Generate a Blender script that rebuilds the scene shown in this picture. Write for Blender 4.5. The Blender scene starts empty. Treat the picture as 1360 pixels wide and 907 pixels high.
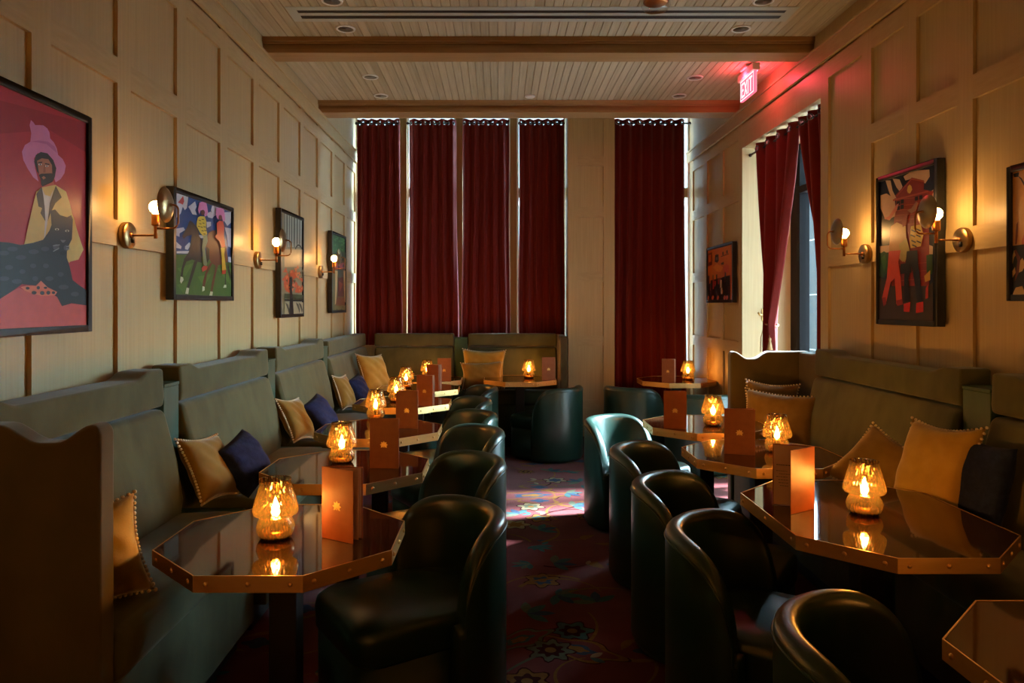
import bpy, bmesh, math, random
from mathutils import Vector, Matrix, Euler
from mathutils.geometry import tessellate_polygon
from math import sin, cos, pi, radians as R, sqrt, atan2

random.seed(7)
SC = bpy.context.scene
COL = SC.collection

# ------------------------------------------------------------------ camera
F, VX, VY, EYE = 970.0, 662.0, 406.0, 1.5
cam_d = bpy.data.cameras.new('camera')
cam = bpy.data.objects.new('camera', cam_d); COL.objects.link(cam)
cam.location = (0, 0, EYE); cam.rotation_euler = (R(90), 0, 0)
cam_d.sensor_width = 36; cam_d.lens = 36 * F / 1360
cam_d.shift_x = (680 - VX) / 1360; cam_d.shift_y = -(453.5 - VY) / 1360
cam_d.clip_start = 0.02
SC.camera = cam

# survey helpers: where a point of the place lies, from where it is seen
def wall_pt(x, y, X):            # on a plane X = const
    Y = X * F / (x - VX); return (Y, EYE - (y - VY) * Y / F)
def flat_pt(x, y, z=0.0):        # on a horizontal plane
    Y = (EYE - z) * F / (y - VY); return ((x - VX) * Y / F, Y)

# ------------------------------------------------------------------ materials
def lin(c):
    return tuple(((v / 12.92) if v <= .04045 else ((v + .055) / 1.055) ** 2.4) for v in c)
def new_mat(name):
    m = bpy.data.materials.new(name); m.use_nodes = True
    nt = m.node_tree
    return m, nt, nt.nodes['Principled BSDF']
def simple(name, col, rough=.5, metal=0, spec=.5, sheen=0, coat=0):
    m, nt, b = new_mat(name)
    b.inputs['Base Color'].default_value = (*col, 1)
    b.inputs['Roughness'].default_value = rough
    b.inputs['Metallic'].default_value = metal
    b.inputs['Specular IOR Level'].default_value = spec
    b.inputs['Sheen Weight'].default_value = sheen
    b.inputs['Coat Weight'].default_value = coat
    return m
def N(nt, t, **k):
    n = nt.nodes.new(t)
    for a, v in k.items(): setattr(n, a, v)
    return n
def noisy(name, c1, c2, scale=(8, 8, 8), rough=.6, metal=0, spec=.5, sheen=0, bump=0, detail=4, coords='Object', rough2=None, nscale=1.0, bscale=None):
    """two colours mixed by a stretched noise, optional bump"""
    m, nt, b = new_mat(name)
    tc = N(nt, 'ShaderNodeTexCoord'); mp = N(nt, 'ShaderNodeMapping')
    mp.inputs['Scale'].default_value = scale
    nz = N(nt, 'ShaderNodeTexNoise'); nz.inputs['Scale'].default_value = nscale; nz.inputs['Detail'].default_value = detail
    rp = N(nt, 'ShaderNodeValToRGB')
    rp.color_ramp.elements[0].position = .3; rp.color_ramp.elements[1].position = .7
    rp.color_ramp.elements[0].color = (*c1, 1); rp.color_ramp.elements[1].color = (*c2, 1)
    L = nt.links.new
    L(tc.outputs[coords], mp.inputs['Vector']); L(mp.outputs[0], nz.inputs['Vector'])
    L(nz.outputs['Fac'], rp.inputs['Fac']); L(rp.outputs[0], b.inputs['Base Color'])
    b.inputs['Roughness'].default_value = rough; b.inputs['Metallic'].default_value = metal
    b.inputs['Specular IOR Level'].default_value = spec; b.inputs['Sheen Weight'].default_value = sheen
    if sheen: b.inputs['Sheen Roughness'].default_value = .4
    if bump:
        bp = N(nt, 'ShaderNodeBump'); bp.inputs['Strength'].default_value = bump; bp.inputs['Distance'].default_value = .004
        src = nz
        if bscale:
            src = N(nt, 'ShaderNodeTexNoise'); src.inputs['Scale'].default_value = bscale; src.inputs['Detail'].default_value = 2
            L(tc.outputs[coords], src.inputs['Vector'])
        L(src.outputs['Fac'], bp.inputs['Height']); L(bp.outputs[0], b.inputs['Normal'])
    return m

M = {}
OAK1, OAK2 = (.455, .335, .165), (.515, .388, .200)
M['oak'] = noisy('oak_vertical_grain', OAK1, OAK2, (70, 70, 2.2), .42, spec=.35, bump=.06)
M['oak_rail'] = noisy('oak_rail_grain', tuple(v * .97 for v in OAK1), tuple(v * .97 for v in OAK2), (14, 9, 60), .42, spec=.35, bump=.05)
M['oak_beam'] = noisy('oak_beam_grain', (.29, .17, .068), (.36, .215, .095), (2.5, 60, 60), .45, spec=.3, bump=.05)
M['base_black'] = simple('black_painted_base', (.012, .010, .009), .5)
M['post'] = noisy('oak_window_post', (.26, .195, .085), (.32, .245, .11), (50, 50, 2), .5, spec=.3)
M['white_frame'] = simple('white_window_frame', (.72, .74, .72), .4)
M['black_frame'] = simple('black_metal_frame', (.004, .004, .005), .5, spec=.1)
M['plaster'] = noisy('warm_white_plaster', (.55, .50, .40), (.60, .55, .45), (3, 3, 3), .7, spec=.2)
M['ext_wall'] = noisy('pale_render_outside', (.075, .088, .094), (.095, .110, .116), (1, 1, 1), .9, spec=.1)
M['light_block'] = noisy('grey_light_block', (.26, .27, .27), (.32, .33, .33), (1, 1, 1), .9, spec=.1)
M['ground'] = simple('pavement_grey', (.42, .42, .42), .9)
M['velvet'] = noisy('olive_velvet', (.064, .067, .033), (.098, .101, .050), (9, 9, 5), .85, spec=.15, sheen=.25, bump=.08, bscale=260)
M['velvet_edge'] = noisy('olive_brown_velvet', (.075, .058, .024), (.105, .080, .034), (7, 7, 4), .85, spec=.15, sheen=.35, bump=.08, bscale=260)
M['divider'] = noisy('dark_green_panel', (.020, .060, .040), (.028, .078, .052), (20, 20, 2), .6, spec=.3)
M['leather'] = noisy('bottle_green_leather', (.008, .030, .021), (.012, .040, .028), (14, 14, 14), .31, spec=.6, bump=.08, bscale=330)
M['leather_dark'] = simple('black_plinth', (.006, .006, .006), .6)
M['brass'] = noisy('brushed_brass', (.70, .43, .16), (.78, .50, .20), (8, 8, 40), .38, metal=1)
M['brass_dark'] = noisy('aged_brass', (.30, .19, .085), (.40, .27, .13), (18, 18, 18), .32, metal=1)
M['copper'] = simple('copper_socket', (.45, .20, .07), .3, 1)
M['lacquer'] = noisy('brown_lacquer', (.030, .013, .005), (.040, .018, .007), (3, 30, 3), .045, spec=.9)
M['pedestal'] = simple('black_pedestal', (.012, .009, .008), .45)
M['frame'] = noisy('charcoal_stained_frame', (.012, .012, .012), (.020, .019, .018), (30, 30, 30), .42, spec=.3)
M['mustard'] = noisy('mustard_velvet', (.33, .20, .035), (.42, .27, .055), (12, 12, 12), .85, spec=.1, sheen=.4, bump=.12, bscale=200)
M['ochre'] = noisy('ochre_velvet', (.20, .12, .024), (.27, .165, .036), (12, 12, 12), .85, spec=.1, sheen=.4, bump=.12, bscale=200)
M['olive'] = noisy('olive_brown_linen', (.12, .075, .022), (.17, .11, .035), (12, 12, 12), .85, spec=.1, sheen=.3, bump=.12, bscale=200)
M['navy'] = noisy('navy_plush', (.008, .012, .040), (.016, .024, .070), (40, 40, 40), .95, spec=.1, sheen=.08, bump=.5, bscale=90)
M['pompom'] = simple('cream_pompoms', (.62, .53, .36), .9)
M['menu'] = noisy('terracotta_cover', (.30, .085, .030), (.36, .105, .038), (30, 30, 30), .45, spec=.4)
M['paper'] = simple('blush_paper', (.84, .54, .38), .8)
M['ink'] = simple('ink', (.10, .05, .04), .8)
M['gold'] = simple('gold_foil', (.95, .62, .22), .35, .6)
M['vent'] = simple('vent_grey_metal', (.40, .45, .42), .45)
M['slot'] = simple('vent_slot_black', (.004, .004, .004), .6)
M['lens'] = simple('downlight_lens', (.22, .22, .19), .3)
M['wplastic'] = simple('white_plastic', (.75, .78, .78), .4)
M['rope'] = noisy('gold_rope', (.34, .20, .09), (.44, .28, .13), (90, 90, 90), .8)
M['steel'] = simple('dark_nickel_ring', (.16, .16, .17), .3, 1)
M['rod'] = simple('black_rod', (.01, .01, .01), .4)
M['wax'] = simple('candle_wax', (.22, .13, .05), .6)

def emit(name, col, s):
    m = bpy.data.materials.new(name); m.use_nodes = True; nt = m.node_tree; nt.nodes.clear()
    e = N(nt, 'ShaderNodeEmission'); e.inputs[0].default_value = (*col, 1); e.inputs[1].default_value = s
    o = N(nt, 'ShaderNodeOutputMaterial'); nt.links.new(e.outputs[0], o.inputs[0]); return m
BULB_S, FLAME_S, EXIT_S = 105, 1050, 1.5
M['bulb'] = emit('warm_bulb', (1, .52, .16), BULB_S)
M['flame'] = emit('oil_flame', (1, .56, .19), FLAME_S)
M['exit_face'] = emit('exit_face_red', (1, .16, .24), EXIT_S)
M['exit_letter'] = emit('exit_letters', (1, .74, .76), 1.9)

def schlick(nt, f0=.04):
    lw = N(nt, 'ShaderNodeLayerWeight'); lw.inputs['Blend'].default_value = .5
    p = N(nt, 'ShaderNodeMath', operation='POWER'); p.inputs[1].default_value = 5
    a = N(nt, 'ShaderNodeMath', operation='MULTIPLY_ADD'); a.inputs[1].default_value = 1 - f0; a.inputs[2].default_value = f0
    nt.links.new(lw.outputs['Facing'], p.inputs[0]); nt.links.new(p.outputs[0], a.inputs[0]); return a
def glass_mat(name, tint, rough=.03, refl=.9):
    """thin pane: light passes straight through, the surface mirrors at a slant"""
    m = bpy.data.materials.new(name); m.use_nodes = True; nt = m.node_tree; nt.nodes.clear()
    t = N(nt, 'ShaderNodeBsdfTransparent'); t.inputs[0].default_value = (*tint, 1)
    g = N(nt, 'ShaderNodeBsdfGlossy'); g.inputs['Roughness'].default_value = rough
    fr = schlick(nt)
    mx = N(nt, 'ShaderNodeMixShader'); o = N(nt, 'ShaderNodeOutputMaterial')
    nt.links.new(fr.outputs[0], mx.inputs[0]); nt.links.new(t.outputs[0], mx.inputs[1]); nt.links.new(g.outputs[0], mx.inputs[2])
    nt.links.new(mx.outputs[0], o.inputs[0]); return m
M['pane'] = glass_mat('clear_pane', (.94, .97, .98))

def amber_mat(name, c1, c2):
    m = bpy.data.materials.new(name); m.use_nodes = True; nt = m.node_tree; nt.nodes.clear(); L = nt.links.new
    tc = N(nt, 'ShaderNodeTexCoord'); mp = N(nt, 'ShaderNodeMapping'); mp.inputs['Scale'].default_value = (125, 125, 34)
    vo = N(nt, 'ShaderNodeTexVoronoi'); vo.inputs['Scale'].default_value = 1.0
    rp = N(nt, 'ShaderNodeValToRGB'); e = rp.color_ramp.elements
    e[0].position = .22; e[0].color = (*c1, 1); e[1].position = .58; e[1].color = (*c2, 1)
    t = N(nt, 'ShaderNodeBsdfTransparent'); g = N(nt, 'ShaderNodeBsdfGlossy'); g.inputs['Roughness'].default_value = .08
    g.inputs[0].default_value = (1, .85, .6, 1)
    tr = N(nt, 'ShaderNodeBsdfTranslucent'); tr.inputs[0].default_value = (.75, .36, .07, 1)
    fr = schlick(nt)
    bp = N(nt, 'ShaderNodeBump'); bp.inputs['Strength'].default_value = .5; bp.inputs['Distance'].default_value = .004
    m1 = N(nt, 'ShaderNodeMixShader'); m1.inputs[0].default_value = .018
    m2 = N(nt, 'ShaderNodeMixShader'); o = N(nt, 'ShaderNodeOutputMaterial')
    L(tc.outputs['Object'], mp.inputs[0]); L(mp.outputs[0], vo.inputs['Vector']); L(vo.outputs['Distance'], rp.inputs[0])
    L(vo.outputs['Distance'], bp.inputs['Height']); L(bp.outputs[0], g.inputs['Normal'])
    L(rp.outputs[0], t.inputs[0]); L(t.outputs[0], m1.inputs[1]); L(tr.outputs[0], m1.inputs[2])
    L(fr.outputs[0], m2.inputs[0]); L(m1.outputs[0], m2.inputs[1]); L(g.outputs[0], m2.inputs[2]); L(m2.outputs[0], o.inputs[0])
    return m
M['amber'] = amber_mat('amber_dimpled_glass', (.99, .80, .42), (.16, .055, .006))
M['amber_deep'] = amber_mat('deep_amber_glass', (.50, .24, .05), (.12, .035, .004))

def curtain_mat(name, c1, c2, tr):
    m, nt, b = new_mat(name); L = nt.links.new
    tc = N(nt, 'ShaderNodeTexCoord'); nz = N(nt, 'ShaderNodeTexNoise'); nz.inputs['Scale'].default_value = 25
    rp = N(nt, 'ShaderNodeValToRGB'); rp.color_ramp.elements[0].color = (*c1, 1); rp.color_ramp.elements[1].color = (*c2, 1)
    L(tc.outputs['Object'], nz.inputs['Vector']); L(nz.outputs[0], rp.inputs[0]); L(rp.outputs[0], b.inputs['Base Color'])
    b.inputs['Roughness'].default_value = .8; b.inputs['Specular IOR Level'].default_value = .15
    b.inputs['Sheen Weight'].default_value = .3; b.inputs['Sheen Tint'].default_value = (1, .5, .5, 1)
    t = N(nt, 'ShaderNodeBsdfTranslucent'); t.inputs[0].default_value = (.55, .03, .022, 1)
    mx = N(nt, 'ShaderNodeMixShader'); mx.inputs[0].default_value = tr
    L(b.outputs[0], mx.inputs[1]); L(t.outputs[0], mx.inputs[2]); L(mx.outputs[0], nt.nodes['Material Output'].inputs[0])
    return m
M['curtain'] = curtain_mat('crimson_velvet_curtain', (.105, .008, .006), (.145, .011, .009), .05)

def ceiling_mat():
    m, nt, b = new_mat('pale_beadboard'); L = nt.links.new
    tc = N(nt, 'ShaderNodeTexCoord'); sp = N(nt, 'ShaderNodeSeparateXYZ')
    dv = N(nt, 'ShaderNodeMath', operation='DIVIDE'); dv.inputs[1].default_value = .0575
    fl = N(nt, 'ShaderNodeMath', operation='FLOOR')
    wn = N(nt, 'ShaderNodeTexWhiteNoise', noise_dimensions='1D')
    mp = N(nt, 'ShaderNodeMapping'); mp.inputs['Scale'].default_value = (60, 2.5, 60)
    nz = N(nt, 'ShaderNodeTexNoise'); nz.inputs['Scale'].default_value = 1
    ad = N(nt, 'ShaderNodeMath', operation='MULTIPLY_ADD'); ad.inputs[1].default_value = .45
    rp = N(nt, 'ShaderNodeValToRGB'); e = rp.color_ramp.elements
    e[0].position = .25; e[0].color = (.33, .285, .19, 1); e[1].position = .95; e[1].color = (.50, .455, .33, 1)
    L(tc.outputs['Object'], sp.inputs[0]); L(sp.outputs[0], dv.inputs[0]); L(dv.outputs[0], fl.inputs[0]); L(fl.outputs[0], wn.inputs['W'])
    L(tc.outputs['Object'], mp.inputs[0]); L(mp.outputs[0], nz.inputs['Vector'])
    L(wn.outputs[0], ad.inputs[0]); L(nz.outputs[0], ad.inputs[2]); L(ad.outputs[0], rp.inputs[0]); L(rp.outputs[0], b.inputs['Base Color'])
    b.inputs['Roughness'].default_value = .5; b.inputs['Specular IOR Level'].default_value = .3
    return m
M['beadboard'] = ceiling_mat()
M['carpet'] = noisy('crimson_carpet_pile', (.125, .024, .023), (.170, .038, .036), (5, 5, 5), .95, spec=.05, sheen=.1, bump=.35, bscale=420)
def carpet_col(name, c):
    return noisy('carpet_' + name, tuple(v * .75 for v in c), c, (40, 40, 40), .95, spec=.05, bump=.35, bscale=420)
M['c_gold'] = carpet_col('gold', (.24, .12, .032)); M['c_cream'] = carpet_col('cream', (.32, .25, .14))
M['c_teal'] = carpet_col('teal', (.055, .125, .12)); M['c_blue'] = carpet_col('blue', (.045, .075, .12))
M['c_dark'] = carpet_col('maroon', (.050, .012, .014)); M['c_sage'] = carpet_col('sage', (.12, .14, .09))

_cols = {}
def pigment(c):
    if c not in _cols:
        l = lin(tuple(v / 255 for v in c))
        _cols[c] = noisy('pigment_%d' % len(_cols), tuple(v * .9 for v in l), l, (25, 25, 25), .38, spec=.35)
    return _cols[c]

# ------------------------------------------------------------------ mesh building
class MB:
    def __init__(s): s.v = []; s.f = []; s.mi = []; s.sm = []
    def add(s, vs, fs, mi=0, smooth=False):
        b = len(s.v); s.v += [tuple(p) for p in vs]
        for f in fs: s.f.append([b + i for i in f]); s.mi.append(mi); s.sm.append(smooth)
        return s
    def box(s, lo, hi, mi=0):
        x0, y0, z0 = lo; x1, y1, z1 = hi
        v = [(x0, y0, z0), (x1, y0, z0), (x1, y1, z0), (x0, y1, z0), (x0, y0, z1), (x1, y0, z1), (x1, y1, z1), (x0, y1, z1)]
        return s.add(v, [(3, 2, 1, 0), (4, 5, 6, 7), (0, 1, 5, 4), (1, 2, 6, 5), (2, 3, 7, 6), (3, 0, 4, 7)], mi)
    def prism(s, poly, z0, z1, mi=0, smooth=False):
        n = len(poly)
        v = [(x, y, z0) for x, y in poly] + [(x, y, z1) for x, y in poly]
        s.add(v, [(i, (i + 1) % n, n + (i + 1) % n, n + i) for i in range(n)], mi, smooth)
        s.add([(x, y, z0) for x, y in poly], [tuple(range(n))[::-1]], mi)
        s.add([(x, y, z1) for x, y in poly], [tuple(range(n))], mi)
        return s
    def loops(s, rings, mi=0, smooth=True, closed=True, cap0=True, cap1=True):
        """skin between rings of equal length"""
        n = len(rings[0]); b = []
        v = [p for r in rings for p in r]; f = []
        for k in range(len(rings) - 1):
            for i in range(n if closed else n - 1):
                j = (i + 1) % n
                f.append((k * n + i, k * n + j, (k + 1) * n + j, (k + 1) * n + i))
        if cap0: f.append(tuple(range(n))[::-1])
        if cap1: f.append(tuple(range((len(rings) - 1) * n, len(rings) * n)))
        return s.add(v, f, mi, smooth)
    def lathe(s, prof, n=32, mi=0, smooth=True, c=(0, 0, 0), wob=None, caps=(True, True)):
        rings = []
        for r, z in prof:
            ring = []
            for k in range(n):
                a = 2 * pi * k / n; rr = r * (wob(a, z) if wob else 1)
                ring.append((c[0] + rr * cos(a), c[1] + rr * sin(a), c[2] + z))
            rings.append(ring)
        return s.loops(rings, mi, smooth, True, *caps)
    def tube(s, pts, r, n=8, mi=0, close=False):
        pts = [Vector(p) for p in pts]; rings = []
        m = len(pts)
        for i, p in enumerate(pts):
            if close: t = pts[(i + 1) % m] - pts[i - 1]
            else: t = pts[min(i + 1, m - 1)] - pts[max(i - 1, 0)]
            t.normalize()
            up = Vector((0, 0, 1)) if abs(t.z) < .9 else Vector((1, 0, 0))
            a = t.cross(up).normalized(); b = t.cross(a).normalized()
            rr = r[i] if isinstance(r, (list, tuple)) else r
            rings.append([p + a * rr * cos(2 * pi * k / n) + b * rr * sin(2 * pi * k / n) for k in range(n)])
        if close: rings.append(rings[0])
        return s.loops(rings, mi, True, True, not close, not close)
    def ball(s, c, r, n=10, mi=0, sq=(1, 1, 1)):
        rings = []
        for k in range(1, n):
            a = -pi / 2 + pi * k / n
            rings.append([(c[0] + sq[0] * r * cos(a) * cos(2 * pi * j / n), c[1] + sq[1] * r * cos(a) * sin(2 * pi * j / n), c[2] + sq[2] * r * sin(a)) for j in range(n)])
        return s.loops(rings, mi)
    def torus(s, c, axis, R0, r0, n=20, k=6, mi=0):
        ax = Vector(axis).normalized(); up = Vector((0, 0, 1)) if abs(ax.z) < .9 else Vector((1, 0, 0))
        a = ax.cross(up).normalized(); b = ax.cross(a)
        pts = [Vector(c) + (a * cos(2 * pi * i / n) + b * sin(2 * pi * i / n)) * R0 for i in range(n)]
        return s.tube(pts, r0, k, mi, close=True)
    def flat(s, pts3, mi=0):
        tris = tessellate_polygon([[Vector(p) for p in pts3]])
        return s.add(pts3, [tuple(t) for t in tris], mi)
    def build(s, name, mats, parent=None, bevel=0, seg=2, smooth=None, solid=0):
        me = bpy.data.meshes.new(name); me.from_pydata(s.v, [], s.f)
        for m in (mats if isinstance(mats, (list, tuple)) else [mats]): me.materials.append(m)
        me.polygons.foreach_set('material_index', s.mi)
        sm = s.sm if smooth is None else [smooth] * len(s.f)
        me.polygons.foreach_set('use_smooth', sm)
        bm = bmesh.new(); bm.from_mesh(me)
        bmesh.ops.remove_doubles(bm, verts=bm.verts, dist=1e-6)
        if not getattr(s, 'open', False): bmesh.ops.recalc_face_normals(bm, faces=bm.faces)
        bm.to_mesh(me); bm.free()
        o = bpy.data.objects.new(name, me); COL.objects.link(o)
        if parent: o.parent = parent
        if bevel:
            b = o.modifiers.new('bevel', 'BEVEL'); b.width = bevel; b.segments = seg; b.limit_method = 'ANGLE'; b.angle_limit = R(35)
            b.harden_normals = False
            for p in me.polygons: p.use_smooth = True
            try:
                w = o.modifiers.new('normals', 'WEIGHTED_NORMAL'); w.keep_sharp = True
            except Exception: pass
        if solid:
            q = o.modifiers.new('thickness', 'SOLIDIFY'); q.thickness = solid; q.offset = 0
        return o

def tag(o, label=None, cat=None, group=None, kind=None):
    if label: o['label'] = label
    if cat: o['category'] = cat
    if group: o['group'] = group
    if kind: o['kind'] = kind
    return o
def thing(name, loc, rz=0, label=None, cat=None, group=None):
    o = bpy.data.objects.new(name, None); COL.objects.link(o); o.empty_display_size = .1
    o.location = loc; o.rotation_euler = (0, 0, rz)
    return tag(o, label, cat, group)
def kids(o): return [c for c in bpy.data.objects if c.parent == o]
def dup(root, loc, rz, label=None, group=None):
    def cp(o, par):
        c = o.copy(); COL.objects.link(c)
        if par: c.parent = par
        for k in kids(o): cp(k, c)
        return c
    r = cp(root, None); r.location = loc; r.rotation_euler = (0, 0, rz)
    if label: r['label'] = label
    if group: r['group'] = group
    return r
def struct(o): o['kind'] = 'structure'; return o

# ------------------------------------------------------------------ the room
XL, XR, YW, YF = -1.62, 2.17, 8.35, -2.6       # left wall, right wall, window plane, wall behind the camera
ZC, ZB = 3.345, 3.75                           # ceiling, ceiling of the window bay
RAILS = [(.38, .49), (1.065, 1.175), (1.755, 1.865), (2.448, 2.557), (3.0, 3.11)]
REC = .016                                     # panels lie this far behind stiles and rails

def panelled(name, X, side, spans, stiles, thick):
    """side=+1: the wall faces +X. spans: (y0,y1,z0,z1) solid pieces. stiles: (y0,y1)"""
    w = MB()
    a, b = (X - thick, X - REC) if side > 0 else (X + REC, X + thick)
    for y0, y1, z0, z1 in spans: w.box((a, y0, z0), (b, y1, z1))
    a, b = (X - REC, X) if side > 0 else (X, X + REC)
    for y0, y1, z0, z1 in stiles: w.box((a, y0, z0), (b, y1, z1))
    return w, a, b

# left wall
ys = [3.108 + .5735 * k for k in range(-10, 10)]
st = [(max(y, YF), min(y + .112, YW + .05), .12, 3.24) for y in ys if YF - .1 < y < YW]
st.append((YF, YW + .05, 3.24, ZB))
w, a, b = panelled('wall_left', XL, 1, [(YF - .1, YW + .1, -.1, ZB + .1)], st, .2)
edges = sorted(ys)
for z0, z1 in RAILS:
    for k in range(len(edges) - 1):
        y0, y1 = max(edges[k] + .112, YF), min(edges[k + 1], YW + .05)
        if y1 > y0: w.box((a, y0, z0), (b, y1, z1), 1)
w.box((a, YF, 0), (b, YW + .05, .12), 1)
struct(w.build('wall_left', [M['oak'], M['oak_rail']]))
t = MB(); t.box((XL, YF, 3.12), (XL + .022, YW, 3.225)); t.box((XL, YF, 3.225), (XL + .034, YW, 3.242))
struct(t.build('trim_1', M['oak_rail'], bevel=.003))

# right wall with the tall window opening (y 4.92 .. 6.5)
OY0, OY1, OZ = 4.92, 6.50, 2.90
sp = [(YF - .1, OY0, -.1, ZB + .1), (OY0, OY1, OZ, ZB + .1), (OY1, YW + .1, -.1, ZB + .1), (OY0, OY1, -.1, .10)]
far = [4.806, 4.252, 3.793, 3.341, 2.885, 2.43, 1.97, 1.515, 1.06, .60, .15, -.3, -.76, -1.21, -1.67, -2.12, -2.58]
st = [(OY0 - .114, OY0, .12, 3.24)] + [(y, y + .115, .12, 3.24) for y in far[1:]]
far2 = [OY1 + .0, 7.06, 7.60, 8.16]
st += [(y, y + .105, .12, 3.24) for y in far2]
st.append((YF, YW + .05, 3.24, ZB)); st.append((OY0, OY1, OZ, 3.0))
w, a, b = panelled('wall_right', XR, -1, sp, st, .56)
runs = sorted([(y + .115, yn) for yn, y in zip(far[1:-1], far[2:])] ) + [(4.252 + .115, 4.806), (6.605, 7.06), (7.165, 7.60), (7.705, 8.16), (8.265, YW + .05)]
for z0, z1 in RAILS:
    for y0, y1 in runs:
        if abs(y1 - 4.806) < .01 and 2 < z0 < 2.9: continue
        w.box((a, y0, z0), (b, y1, z1), 1)
    if z0 > 2.95: w.box((a, OY0, z0), (b, OY1, z1), 1)
w.box((a, YF, 0), (b, OY0, .12), 1); w.box((a, OY1, 0), (b, YW + .05, .12), 1)
struct(w.build('wall_right', [M['oak'], M['oak_rail']]))
t = MB(); t.box((XR - .022, YF, 3.12), (XR, YW, 3.225)); t.box((XR - .034, YF, 3.225), (XR, YW, 3.242))
struct(t.build('trim_2', M['oak_rail'], bevel=.003))

# back wall: pier standing forward of the windows, sills and header
PX0, PX1, PY = .748, 1.246, 7.83
w = MB()
w.box((XL - .2, YW - .06, -.1), (PX0 + .1, YW + .1, 1.10)); w.box((PX1 - .1, YW - .06, -.1), (XR + .5, YW + .1, .72))
w.box((XL - .2, YW - .06, 3.66), (XR + .5, YW + .1, ZB + .1))
w.box((PX0 + .005, PY + REC, -.1), (PX1 - .005, YW + .1, ZB + .1))
for x0, x1 in ((PX0, PX0 + .105), (PX1 - .118, PX1)): w.box((x0, PY, .0), (x1, PY + REC, ZB))
for z0, z1 in ((.0, .17), (.38, .49), (1.065, 1.175), (1.755, 1.865), (2.448, 2.557), (3.0, 3.11)):
    w.box((PX0 + .105, PY + .002, z0), (PX1 - .118, PY + REC, z1), 1)
struct(w.build('wall_back', [M['oak'], M['oak_rail']]))
t = MB(); t.box((PX0 - .012, PY - .014, 0), (PX1 + .012, PY, .10)); struct(t.build('baseboard_back', M['base_black'], bevel=.003))
t = MB(); t.box((XL, YF, 0), (XL + .014, YW - .06, .10)); struct(t.build('baseboard_left', M['base_black'], bevel=.003))
t = MB(); t.box((XR - .014, YF, 0), (XR, OY0, .10)); t.box((XR - .014, OY1, 0), (XR, YW - .06, .10)); struct(t.build('baseboard_right', M['base_black'], bevel=.003))

# wall behind the camera
w = MB(); w.box((XL - .2, YF - .25, -.1), (XR + .5, YF, ZC + .1)); w.box((XL, YF, 1.065), (XR, YF + .012, 1.175), 1); w.box((XL, YF, 2.448), (XR, YF + .012, 2.557), 1)
struct(w.build('wall_front', [M['oak'], M['oak_rail']]))

# ceiling of narrow boards, window bay ceiling, beams
c = MB(); bw = .0575; prof = []
x = XL - .05
while x < XR + .05:
    prof += [(x, ZC), (x + bw - .007, ZC), (x + bw - .0035, ZC + .007)]
    x += bw
n = len(prof)
c.add([(p[0], YF - .1, p[1]) for p in prof] + [(p[0], 6.70, p[1]) for p in prof], [(i, i + 1, n + i + 1, n + i) for i in range(n - 1)])
c.box((XL - .2, YF - .2, ZC + .02), (XR + .5, 6.75, ZC + .12))
c.box((XL - .2, 6.75, ZB), (XR + .5, YW + .1, ZB + .1)); c.box((XL - .2, 6.70, ZC), (XR + .5, 6.80, ZB + .1))
struct(c.build('ceiling', M['beadboard']))
for i, (y0, y1) in enumerate(((5.02, 5.205), (6.57, 6.775))):
    t = MB(); t.box((XL, y0, 3.238), (XR, y1, ZC + .005)); t.box((XL, y0 - .016, 3.312), (XR, y0, ZC + .005)); t.box((XL, y0 - .008, 3.300), (XR, y0, 3.312))
    t.box((XL, y1, 3.312), (XR, y1 + .016, ZC + .005))
    struct(t.build('trim_%d' % (3 + i), M['oak_beam'], bevel=.003))

# carpet floor with woven motifs
fl = MB(); fl.box((XL - .2, YF - .2, -.12), (XR + .55, YW + .1, 0))
FM = [M['carpet'], M['c_gold'], M['c_cream'], M['c_teal'], M['c_blue'], M['c_dark'], M['c_sage']]
_fz = [0]
def motif(pts, mi):
    _fz[0] = (_fz[0] + 1) % 40
    fl.flat([(p[0], p[1], .0008 + .00005 * _fz[0]) for p in pts], mi)
def leaf(cx, cy, a, l, w, mi):
    pts = []
    for k in range(7): u = k / 6; pts.append((u * l, w * sin(pi * u) ** .8))
    for k in range(5, 0, -1): u = k / 6; pts.append((u * l, -w * sin(pi * u) ** .8))
    motif([(cx + x * cos(a) - y * sin(a), cy + x * sin(a) + y * cos(a)) for x, y in pts], mi)
def ring(cx, cy, r, n, mi, amp=0, ph=0, sx=1):
    motif([(cx + sx * r * (1 + amp * cos(n * 2 * pi * k / 40 + ph)) * cos(2 * pi * k / 40), cy + r * (1 + amp * cos(n * 2 * pi * k / 40 + ph)) * sin(2 * pi * k / 40)) for k in range(40)], mi)
def vine(x0, y0, a, l, curl, mi, w=.009):
    pts = []; x, y = x0, y0; m = 18
    up, dn = [], []
    for k in range(m + 1):
        ww = w * (1 - .7 * k / m)
        up.append((x - ww * sin(a), y + ww * cos(a))); dn.append((x + ww * sin(a), y - ww * cos(a)))
        x += l / m * cos(a); y += l / m * sin(a); a += curl / m
    motif(up + dn[::-1], mi); return x, y, a
def blossom(cx, cy, r, c1, c2, c3, n=6, rot=0):
    ring(cx, cy, r * 1.12, n, 5, .20, rot); ring(cx, cy, r, n, c1, .22, rot); ring(cx, cy, r * .62, n, c2, .20, rot + 1); ring(cx, cy, r * .28, n, c3)
rf = random.Random(11)
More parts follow.
